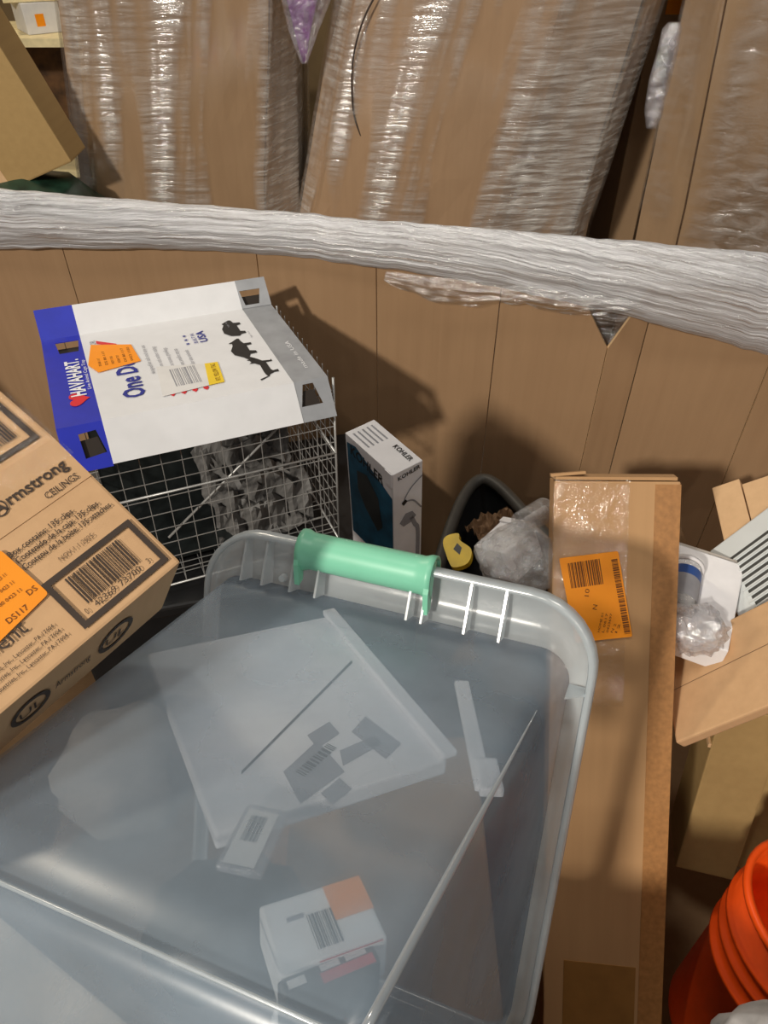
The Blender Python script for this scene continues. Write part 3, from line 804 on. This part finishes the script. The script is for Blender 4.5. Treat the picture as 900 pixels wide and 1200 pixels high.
pr.text('kraft_lettering', M['ink_brown'], 'Contenido de la caja: 135 clips', (-.0785, .0682), (-.0128, .0682), .0042, 2, .01)
pr.text('kraft_lettering', M['ink_brown'], 'Contenu de la bo\u00eete: 135 attaches', (-.0785, .0620), (-.007, .0620), .0042, 2, .01)
pr.text('kraft_lettering', M['ink_faint'], 'NOV 1 1 2025', (-.0585, .0520), (-.0310, .0520), .0036, 2)
fx0, fx1, fy0, fy1, fw = -.0785, -.0055, .0065, .0475, .0042
for r_ in ((fx0, fx1, fy0, fy0 + fw), (fx0, fx1, fy1 - fw, fy1), (fx0, fx0 + fw, fy0 + fw, fy1 - fw), (fx1 - fw, fx1, fy0 + fw, fy1 - fw)):
    pr.rect('barcode_frame', M['ink_brown'], *r_, 2)
pr.bars('barcode', M['ink_brown'], (-.0655, .0185), (-.0215, .0185), .0225, 30, 2, 11)
for s_, x0, x1 in (('0', -.0705, -.0688), ('42369', -.0630, -.0455), ('73700', -.0420, -.0240), ('3', -.0175, -.0158)):
    pr.text('kraft_lettering', M['ink_brown'], s_, (x0, .0128), (x1, .0128), .0045, 2)
for k in range(3): pr.text('kraft_lettering', M['ink_brown'], 'Armstrong World Industries, Inc., Lancaster, PA 17604', (-.17, .0205 - k * .0052), (-.0905 + k * .001, .0205 - k * .0052), .0028, 2)
pr.text('kraft_lettering', M['ink_brown'], 'Edge Replacement', (-.215, .0290), (-.1025, .0290), .0115, 2)
pr.poly('orange_sticker', M['orange_label'], rounded([(-.1235, .0345), (-.0785, .0400), (-.0805, .0830), (-.135, .083)][::1], .003), 3)
pr.text('sticker_ink', M['label_ink'], 'DS', (-.088, .0465), (-.0815, .0465), .004, 4)
pr.text('sticker_ink', M['label_ink'], 'DS117', (-.1085, .0400), (-.0935, .0400), .004, 4)
for k in range(4): pr.text('sticker_ink', M['label_ink'], '80 0423 11', (-.105 + k * .002, .052 + k * .007), (-.089, .052 + k * .007), .0025, 4)
# the square print past the ridge
pr.done()
pr = Print(t, (0, hy, .0004), (1, 0, 0), (0, .10, -.016))
for r_ in ((-.10, -.0075, .006, .0105), (-.012, -.0075, .0105, .05), (-.10, -.012, .05, .0545)): pr.rect('barcode_frame', M['ink_brown'], *r_, 2)
pr.bars('barcode', M['ink_brown'], (-.08, .016), (-.018, .016), .03, 26, 2, 17)
pr.done()
rings = []
for i in range(15):
    v = -.018 + .07 * i / 14; rings.append([])
    for j in range(15):
        u = -.15 + .151 * j / 14
        rings[-1].append(Vector((u, hy + v, .0022 - max(0, v) * .16 + .0012 * noise.noise(Vector((u * 40, v * 50, 0))))))
loft('clear_tape', rings, M['cling'], t, closed=False)
pr2 = Print(t, (-.0, 0, 0), (1, 0, 0), (0, 0, 1))    # lower side face (y=0), normal -y
for k, u in enumerate((-.055, -.128)):
    ov = [(u + .016 * math.cos(q * math.pi / 10), -.055 + .030 * math.sin(q * math.pi / 10)) for q in range(20)]
    ov2 = [(u + .012 * math.cos(q * math.pi / 10), -.055 + .022 * math.sin(q * math.pi / 10)) for q in range(20)]
    for q in range(20): pr2.poly('round_emblem', M['ink_brown'], [ov[q], ov[(q + 1) % 20], ov2[(q + 1) % 20], ov2[q]], 2)
    pr2.text('kraft_lettering', M['ink_brown'], 'UL', (u - .009, -.066), (u + .009, -.066), .02, 2)
pr2.text('kraft_lettering', M['ink_brown'], 'Armstrong', (-.108, -.06), (-.078, -.06), .018, 2)
pr2.done()

# ------------------------------------------------------------------ translucent tub
TU = ortho([[0.9285, 0.1008, -0.3573], [-0.3615, 0.4651, -0.8081], [0.0847, 0.8795, 0.4683]], (-0.0014, 0.4788, 1.1903))
t = thing('storage_tub', 'translucent plastic storage tub with a mint green handle, tipped on its side in the foreground', 'tub', TU)
wr, wb, s_, H, LT = .187, .158, .0565, .3841, .43
def tubring(z, grow=0.0, r=.03):
    k = z / H
    w = wr + (wb - wr) * k + grow; y1 = -s_ * k + grow; y0 = -LT + s_ * k - grow
    return rrect(-w - .013 * k, w - .013 * k, y0, y1, r, z, 6)
rings = [tubring(H * i / 10, 0, .030 - .0014 * i) for i in range(11)]
rings += [tubring(H + .004, -.003, .028), tubring(H + .008, -.010, .024)]
o = loft('tub_body', rings, M['tub'], t, cap=(False, True))
md = o.modifiers.new('thickness', 'SOLIDIFY'); md.thickness = .0022; md.offset = -1
# bead whitened as a highlight along the right edge, plain bead around the base
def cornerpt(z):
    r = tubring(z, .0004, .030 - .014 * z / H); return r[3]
tube('corner_highlight', [cornerpt(H * (.22 + .78 * i / 12)) for i in range(13)], [.0004 + .0024 * min(1, i / 7) for i in range(13)], M['tub_highlight'], t, 8)
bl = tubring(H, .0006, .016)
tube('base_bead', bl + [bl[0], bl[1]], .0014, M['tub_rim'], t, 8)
# flange around the mouth
FX, FY = .018, .052
def flring(gx, gy, z, r):
    return rrect(-wr - gx * .35, wr + gx, -LT - .02 * (gx / FX), gy, r, z, 8)
inner = flring(0, 0, 0, .030)
prof = [(0, 0, .0, .030), (FX * .5, FY * .5, -.002, .045), (FX * .9, FY * .9, -.001, .060), (FX, FY, .002, .064), (FX + .004, FY + .004, .008, .066), (FX + .003, FY + .003, .016, .066), (FX - .001, FY - .001, .018, .064), (FX - .002, FY - .002, .010, .063)]
o = loft('rim_flange', [flring(*p) for p in prof], M['tub_rim'], t)
md = o.modifiers.new('thickness', 'SOLIDIFY'); md.thickness = .0022; md.offset = 0
for px in (296, 320, 352, 381, 486, 503, 552, 592):
    p = onface(TU, 2, 0.0, px, 690 + (px - 470) * .24)
    bm = bmesh.new()
    plate(bm, [(p.x, .001, .0015), (p.x, FY, .003), (p.x, FY, .014), (p.x, .004, .024)], (1, 0, 0), .0022)
    bm_obj('rim_rib', bm, M['tub_rim'], t)
for sgn in (1,):
    bm = bmesh.new()
    plate(bm, [(sgn * wr, -.03, .002), (sgn * (wr + FX), -.03, .003), (sgn * (wr + FX), -.03, .015), (sgn * wr, -.03, .032)], (0, 1, 0), .0022)
    bm_obj('rim_rib', bm, M['tub_rim'], t)
# green handle sleeve clipped on the lip
hx0 = onface(TU, 2, 0.0, 358, 650).x; hx1 = onface(TU, 2, 0.0, 513, 672).x
rings = []
N = 24
for i in range(N + 1):
    x = hx0 + (hx1 - hx0) * i / N
    e = min(i, N - i) / 2.0
    r = .0165 * (1 + .12 * (1 if e < 1 else 0))
    rings.append([Vector((x, FY - .006 + math.cos(a) * r * 1.15, .008 + math.sin(a) * r)) for a in [math.radians(q * 20 - 75) for q in range(13)]])
o = loft('handle_grip', rings, M['green'], t, closed=False)
md = o.modifiers.new('thickness', 'SOLIDIFY'); md.thickness = .003; md.offset = -1
for x, sg in ((hx0, 1), (hx1, -1)):
    bm = bmesh.new()
    plate(bm, [(x, FY + .012, .008), (x, FY + .004, .024), (x, FY - .018, .026), (x, FY - .040, .020), (x, FY - .036, .012), (x, FY - .014, .012)], (sg, 0, 0), .005)
    bm_obj('handle_clip', bm, M['green'], t)
p = onface(TU, 2, .004, 332, 677)
bm = bmesh.new(); bmesh.ops.create_cone(bm, cap_ends=True, segments=16, radius1=.0042, radius2=.0034, depth=.006, matrix=Matrix.Translation((p.x, p.y, .005)))
bm_obj('screw_boss', bm, M['tub_rim'], t)

# what lies inside the tub, under its upper side
YC = -.022
TF = frame(TU @ Vector((0, 0, 0)), TU @ Vector((1, 0, 0)), TU @ Vector((0, -s_, H)))   # x across, y towards the base, z into the tub or out
if (TF.to_3x3() @ Vector((0, 0, 1))).dot(TU.to_3x3() @ Vector((0, 1, 0))) < 0: TFS = -1
else: TFS = 1
def intub(px, py, y=YC): return TU.inverted() @ (TF @ onface(TF, 2, y * TFS, px, py))
def flatbox(name, label, cat, p0, p1, p2, depth, mat, bev=.002, yoff=0):
    """box whose top face lies parallel to the tub's upper side; p0 corner, p1 along x, p2 along y (pixels)"""
    a, b, c = [TU @ intub(*p, YC + yoff) for p in (p0, p1, p2)]
    f_ = frame(a, b, c)
    up = TF.to_3x3() @ Vector((0, 0, TFS))
    wx = (b - a).length; wy = (c - a).dot(Vector(f_.col[1][:3]))
    zz = (-depth, 0) if Vector(f_.col[2][:3]).dot(up) > 0 else (0, depth)
    o = thing(name, label, cat, f_)
    boxobj('carton_body', (0, wx, 0, wy, zz[0], zz[1]), mat, o, bev)
    return o, f_, wx, wy, (1 if zz[1] == 0 else -1)
o, f_, wx, wy, sg = flatbox('white_carton', 'big white carton with a grey shipping label seen through the upper side of the tub', 'box', (384, 722), (524, 890), (225, 905), .014, M['white_carton'])
pr = Print(o, (0, 0, 0), (1, 0, 0), (0, 1, 0)); pr.n = Vector((0, 0, sg))
fp = lambda x, y: tuple(onface(f_, 2, 0, x, y)[:2])
for q_ in (((332, 905), (372, 868), (404, 905), (352, 942)), ((360, 862), (386, 846), (398, 860), (372, 878)), ((412, 858), (428, 840), (470, 872), (452, 890)), ((398, 880), (440, 862), (448, 872), (402, 898)), ((376, 930), (398, 912), (412, 925), (390, 944))):
    pr.poly('shipping_label', M['ink_grey'], [fp(*p) for p in q_], 1)
pr.bars('label_barcode', M['slot'], fp(346, 905), fp(384, 872), wy * .05, 14, 2, 2)
pr.poly('carton_seam', M['slot'], [fp(283, 908), fp(283, 904), fp(412, 774), fp(413, 777)], 1)
pr.done()
boxobj('torn_edge_flap', (-.004, wx, -.009, .004, *((-.0, .006) if sg > 0 else (-.006, 0))), M['white_carton'], o, .0015)
# white strip
a = TU @ intub(540, 800); b = TU @ intub(566, 925)
f_ = frame(a, b, TU @ intub(560, 800))
o = thing('plastic_strip', 'white plastic strip inside the right of the tub', 'strip', f_)
boxobj('strip_body', (0, (b - a).length, -.006, .007, -.003, .003), M['white_carton'], o, .002)
boxobj('strip_end', ((b - a).length - .03, (b - a).length + .004, -.003, .015, -.004, .004), M['white_carton'], o, .002)
# small labelled packets
o, f_, wx, wy, sg = flatbox('paper_packet', 'white paper packet with an orange sticker seen low in the tub', 'packet', (303, 1062), (420, 1025), (322, 1146), .03, M['packet_white'], yoff=.016)
pr = Print(o, (0, 0, 0), (1, 0, 0), (0, 1, 0)); pr.n = Vector((0, 0, sg))
pr.rect('orange_sticker', M['orange_label'], wx * .62, wx * 1.0, wy * .02, wy * .55, 1)
pr.bars('packet_barcode', M['slot'], (wx * .38, wy * .85), (wx * .62, wy * .85), -wy * .5, 12, 1, 6)
pr.rect('packet_print', M['ink_grey'], wx * .2, wx * .36, wy * .3, wy * .36, 1)
pr.rect('red_print', M['ink_red'], wx * .35, wx * .95, wy * 1.02, wy * 1.0, 1)
pr.done()
o, f_, wx, wy, sg = flatbox('photo_box', 'dark printed box with red pictures beside the paper packet in the tub', 'box', (324, 1150), (436, 1104), (330, 1176), .04, M['dark_bag'], yoff=.014)
pr = Print(o, (0, 0, 0), (1, 0, 0), (0, 1, 0)); pr.n = Vector((0, 0, sg))
pr.rect('red_print', M['ink_red'], wx * .4, wx * .95, wy * .45, wy * .95, 1)
pr.rect('white_print', M['label_white'], wx * .42, wx * .62, wy * .1, wy * .4, 1); pr.rect('white_print', M['label_white'], wx * .68, wx * .9, wy * .1, wy * .4, 1)
pr.rect('white_print', M['label_white'], wx * .08, wx * .26, wy * .2, wy * .6, 1)
pr.done()
o, f_, wx, wy, sg = flatbox('clear_packet', 'small clear packet with a white barcode label left of the carton in the tub', 'packet', (290, 940), (340, 950), (284, 1020), .006, M['foil'], yoff=.010)
pr = Print(o, (0, 0, 0), (1, 0, 0), (0, 1, 0)); pr.n = Vector((0, 0, sg))
pr.rect('packet_label', M['label_white'], wx * .12, wx * .8, wy * .1, wy * .95, 1)
pr.bars('packet_barcode', M['slot'], (wx * .25, wy * .6), (wx * .6, wy * .6), -wy * .4, 10, 2, 4)
pr.done()
tag(lump('white_bag', TU @ intub(372, 1192, -.085), (.026, .02, .016), M['white_carton'], amp=.2, seed=5), 'crumpled white bag at the bottom of the tub', 'bag')
tag(lump('dark_cloth', TU @ intub(268, 1085, -.16), (.06, .05, .035), M['dark_bag'], amp=.3, seed=8), 'dark cloth bundle left of the packets in the tub', 'cloth')
tag(lump('blue_grey_bag', TU @ intub(150, 900, -.24), (.07, .07, .06), M['pale_carton'], amp=.25, seed=14), 'pale crumpled bag inside the left of the tub', 'bag')

# ------------------------------------------------------------------ goods around the middle gap
t = thing('black_basket', 'black plastic basket with a thick rounded rim behind the tub', 'basket', frame(at(517, 668, 1.33), at(620, 625, 1.36), at(566, 560, 1.5)))
BF = t.matrix_world.copy()
lp = [onface(BF, 2, 0, x, y) for x, y in ((512, 672), (519, 645), (531, 610), (543, 583), (556, 566), (570, 562), (588, 573), (612, 598), (640, 628), (655, 655), (640, 690), (580, 700), (530, 695))]
loop = spline(lp + [lp[0]], 5)[:-1]
cb = sum(loop, Vector()) / len(loop)
zd = -1 if Vector(BF.col[2][:3]).z > 0 else 1
tube('basket_rim', loop + [loop[0], loop[1]], .012, M['rim_grey'], t, 8)
loft('basket_body', [[v.copy() for v in loop], [cb + (v - cb) * .85 + Vector((0, 0, .13 * zd)) for v in loop]], M['black'], t, cap=(False, True))
o = t
tag(crumple('crumpled_paper', BF @ Matrix.Translation(onface(BF, 2, zd * .012, 583, 612)) @ Matrix.Scale(-zd, 4, (0, 0, 1)), .095, .10, .03, M['paper'], 21), 'crumpled brown paper inside the black basket', 'paper')
y = thing('yellow_grip', 'yellow plastic tool grip with a black opening left of the small white carton', 'tool', frame(at(527, 660, 1.25), at(556, 640, 1.25), at(532, 635, 1.26)) @ Matrix.Scale(.8, 4))
bm = bmesh.new()
outer = spline([Vector(p) for p in ((0, 0, 0), (.012, .036, 0), (.028, .044, 0), (.05, .034, 0), (.044, .02, 0), (.052, -.01, 0), (.03, -.03, 0), (.0, -.02, 0), (0, 0, 0))], 4)[:-1]
plate(bm, outer, (0, 0, 1), .03)
bmesh.ops.bevel(bm, geom=[e for e in bm.edges if e.calc_face_angle(0) > 1], offset=.003, segments=2, affect='EDGES')
bm_obj('grip_body', bm, M['yellow'], y)
raw('black_opening', [(.022, .012, .0304), (.036, .018, .0304), (.038, .004, .0304), (.026, -.006, .0304)], [(0, 1, 2, 3)], M['black'], y)
raw('black_opening', [(.022, .012, -.0004), (.036, .018, -.0004), (.038, .004, -.0004), (.026, -.006, -.0004)], [(3, 2, 1, 0)], M['black'], y)
f_ = frame(at(555, 640, 1.22), at(592, 606, 1.26), at(580, 668, 1.14))
o = thing('small_white_carton', 'small white carton between the yellow grip and the bubble wrap', 'box', f_)
boxobj('carton_body', (0, .075, 0, .07, 0, .06) if f_.col[2].z < 0 else (0, .075, 0, .07, -.06, 0), M['white_carton'], o, .002)
boxobj('carton_lip', (.07, .082, 0, .07, -.004, .004), M['white_carton'], o, .001)
def bubble():
    bm = bmesh.new(); bmesh.ops.create_icosphere(bm, subdivisions=5, radius=1)
    c = at(610, 655, 1.13)
    for v in bm.verts:
        n = v.co.normalized(); q = 1 + .22 * noise.noise(n * 2.2 + Vector((4, 1, 0)))
        cell = noise.voronoi(n * 9)[0][0]
        v.co = Vector((n.x * .065, n.y * .05, n.z * .06)) * (q + .07 * max(0, .35 - cell)) + c
    bmesh.ops.recalc_face_normals(bm, faces=bm.faces[:])
    return bm_obj('bubble_wrap', bm, M['bubble'], None, True)
tag(bubble(), 'crumpled bubble wrap tucked left of the tall narrow box', 'bubble wrap')
tu = thing('bubble_roll', 'small roll of clear film standing on the bubble wrap left of the tall box', 'roll')
c = at(612, 614, 1.19); ax = (at(640, 596, 1.24) - c).normalized()
tube('roll_body', [c, c + ax * .07], .021, M['bubble'], tu, 20)
tube('roll_core', [c - ax * .002, c + ax * .071], .007, M['white_carton'], tu, 12)
# carton under shower box and trap, coloured black for the shade there, dark carton under the tub, etc. (they show in the gaps)
f_ = Matrix.Translation((-.62, .74, FLOORZ + .01)) @ Matrix.Rotation(math.radians(14), 4, 'Z')
o = thing('shade_carton', 'carton under the wire trap and the shower box, coloured black for the shade there', 'crate', Matrix.Translation((-.57, .86, FLOORZ + .009)) @ Matrix.Rotation(math.radians(14), 4, 'Z'))
boxobj('shade_carton_body', (0, .66, 0, .44, 0, .54), M['black'], o, .006)
boxobj('shade_carton_lid', (-.008, .668, -.008, .448, .54, .568), M['black'], o, .006)
o = thing('brown_carton', 'brown carton deep under the tipped tub', 'box', Matrix.Translation((-.52, .18, FLOORZ + .009)))
boxobj('carton_body', (0, .68, 0, .52, 0, .45), M['inner_board'], o, .004)
boxobj('tape_strip', (.31, .37, -.0006, .5206, .1, .4506), M['tape_brown'], o)
o = thing('brown_carton', 'brown carton deep behind the tall narrow box under the basket', 'box', Matrix.Translation((.24, .93, FLOORZ + .009)))
boxobj('carton_body', (0, .40, 0, .30, 0, .52), M['inner_board'], o, .004)
boxobj('tape_strip', (.17, .23, -.0006, .3006, .1, .5206), M['tape_brown'], o)

# ------------------------------------------------------------------ right hand cluster
# long tan carton lying across
f_ = frame(at(768, 770, 1.20), at(935, 686, 1.04), at(765, 897, 1.10))
o = thing('long_tan_carton', 'long flat tan carton lying across the right edge, right of the tall box', 'box', f_)
Lx = .36
boxobj('carton_body', (.012, Lx, 0, .155, 0, .018) if f_.col[2].z < 0 else (.012, Lx, 0, .155, -.018, 0), M['tan_board'], o, .003)
zz = -.0006 if f_.col[2].z < 0 else .0006
raw('flap_seam', [(.0, .072, zz), (Lx, .062, zz), (Lx, .0628, zz), (0, .0728, zz)], [(0, 1, 2, 3) if zz > 0 else (3, 2, 1, 0)], M['crease'], o)
# olive carton below
f_ = frame(at(842, 845, 1.20), at(793, 1010, 1.34), at(925, 850, 1.17))
o = thing('olive_carton', 'olive brown carton standing under the long tan carton, behind the orange bucket', 'box', f_)
zs_ = (0, .12) if Vector(f_.col[2][:3]).dot(FW) > 0 else (-.12, 0)
boxobj('carton_body', (-.03, .34, 0, .098, *zs_), M['olive_board'], o, .003)
boxobj('torn_corner', (.05, .058, -.004, .004, zs_[0] + .002, zs_[1] - .002), M['light_board'], o, 0)
f_ = frame(at(915, 860, 1.23), at(847, 1050, 1.38), at(967, 870, 1.19))
o = thing('dark_kraft_carton', 'kraft carton at the right edge beside the olive carton', 'box', f_)
zs_ = (0, .08) if Vector(f_.col[2][:3]).dot(FW) > 0 else (-.08, 0)
boxobj('carton_body', (-.02, .30, 0, .12, *zs_), M['olive_board'], o, .003)
boxobj('tape_strip', (-.0206, .3006, .04, .07, zs_[0] - .0004, zs_[1] + .0004), M['tape_brown'], o, 0)
# upright light board at the right edge
f_ = frame(at(853, 655, 1.30), at(905, 640, 1.26), at(890, 548, 1.36))
o = thing('light_kraft_box', 'pale kraft box end standing at the right edge above the white vent', 'box', f_)
sgn = Vector(f_.col[2][:3]).dot(FW)
zs_ = (0, .05) if sgn > 0 else (-.05, 0)
boxobj('box_body', (0, .05, 0, .165, *zs_), M['light_board'], o, .002)
boxobj('box_side', (.052, .10, -.02, .15, *zs_), M['light_board'], o, .002)
boxobj('dark_opening', (.004, .046, .1652, .1665, zs_[0] + .006, zs_[1] - .006), M['black'], o, 0)
# white vent register
f_ = frame(at(850, 655, 1.22), at(936, 592, 1.14), at(884, 728, 1.12))
o = thing('white_vent_register', 'white metal floor vent with dark diagonal slots at the right edge', 'vent', f_)
sgn = Vector(f_.col[2][:3]).dot(FW)
zs_ = (0, .012) if sgn > 0 else (-.012, 0)
zt_ = (-.003, .0) if sgn > 0 else (0, .003)
boxobj('vent_plate', (-.02, .17, -.035, .13, *zs_), M['white_metal'], o, .003)
for k in range(9):
    boxobj('slot', (.006 + .001 * k, .095, .0045 + k * .0125, .0125 + k * .0125, zt_[0] * .15, zt_[1] * .15 + (0 if sgn > 0 else .0002)), M['slot'], o)
    boxobj('louvre', (.006, .095, .0125 + k * .0125, .0150 + k * .0125, *zt_), M['white_metal'], o)
# white carton
f_ = frame(at(806, 640, 1.22), at(853, 655, 1.20), at(812, 752, 1.08))
o = thing('white_flat_carton', 'plain white carton between the tall box and the vent', 'box', f_)
sgn = Vector(f_.col[2][:3]).dot(FW)
zs_ = (0, .05) if sgn > 0 else (-.05, 0)
boxobj('carton_body', (-.02, .09, 0, .19, *zs_), M['white_carton'], o, .002)
boxobj('carton_lip', (-.02, .09, -.003, .004, zs_[0], zs_[1]), M['pale_carton'], o, 0)
# clear jar with blue label
c = at(799, 690, 1.14); ax = (at(808, 640, 1.20) - c).normalized()
o = thing('clear_jar', 'clear plastic jar with a blue label and white rim right of the tall box', 'jar', ax.to_track_quat('Z', 'Y').to_matrix().to_4x4() if False else Matrix.Translation(c) @ ax.to_track_quat('Z', 'Y').to_matrix().to_4x4())
def lathe(name, prof, mat, parent, n=28):
    return loft(name, [[Vector((r * math.cos(2 * math.pi * k / n), r * math.sin(2 * math.pi * k / n), z)) for k in range(n)] for r, z in prof], mat, parent)
lathe('jar_wall', [(.001, -.045), (.023, -.045), (.025, -.04), (.025, .045)], M['bubble'], o)
lathe('jar_label', [(.0255, -.03), (.0255, .012)], M['ink_grey'], o)
lathe('blue_band', [(.0256, .012), (.0256, .030)], M['blue_label'], o)
lathe('jar_rim', [(.025, .042), (.028, .042), (.028, .048), (.023, .048), (.023, .042), (.025, .042)], M['white_carton'], o)
tag(lump('clear_bag', at(818, 738, 1.09), (.036, .034, .03), M['foil'], amp=.45, seed=31, sub=4), 'crumpled clear bag under the jar, right of the tall box', 'bag')

# ------------------------------------------------------------------ orange bucket
C = at(987, 1085, .98); Bc = at(852, 1215, 1.17)
ax = (C - Bc).normalized()
o = thing('orange_bucket', 'orange plastic bucket lying open at the lower right corner', 'bucket', Matrix.Translation(C) @ ax.to_track_quat('Z', 'Y').to_matrix().to_4x4())
R0 = .125
prof = [(.001, -.32), (R0 * .83, -.32), (R0 * .85, -.312), (R0 * .92, -.13), (R0 * .975, -.128), (R0 * .975, -.121), (R0 * .93, -.119), (R0 * .94, -.095), (R0 * .99, -.093), (R0 * .99, -.086), (R0 * .95, -.084), (R0 * .955, -.064), (R0 * 1.01, -.062), (R0 * 1.01, -.055), (R0 * .965, -.053), (R0 * .975, -.004)]
b_ = lathe('bucket_wall', prof + [(R0 * .94, -.002), (R0 * .90, -.10), (R0 * .81, -.305), (.001, -.308)], M['orange_bucket'], o, 56)
lathe('bucket_rim', [(R0 * .975, -.008), (R0 * 1.02, -.006), (R0 * 1.03, 0), (R0 * 1.0, .005), (R0 * .95, .003), (R0 * .94, -.006)], M['orange_bucket'], o, 56)

# ------------------------------------------------------------------ near things at the lower edge
tag(lump('near_film_bundle', at(940, 1276, .46), (.055, .045, .04), M['grey_cloth'], amp=.12, seed=40, sub=4), 'grey bunched film on the near rim at the lower right corner', 'stretch film')
f_ = frame(at(-70, 960, .88), at(260, 1225, .74), at(-80, 1250, .74))
o = thing('cream_carton', 'scuffed cream carton under the lower left of the tub', 'box', f_)
sgn = Vector(f_.col[2][:3]).dot(FW)
zs_ = (0, .2) if sgn > 0 else (-.2, 0)
boxobj('carton_body', (0, .40, .035, .26, *zs_), M['cream_carton'], o, .004)
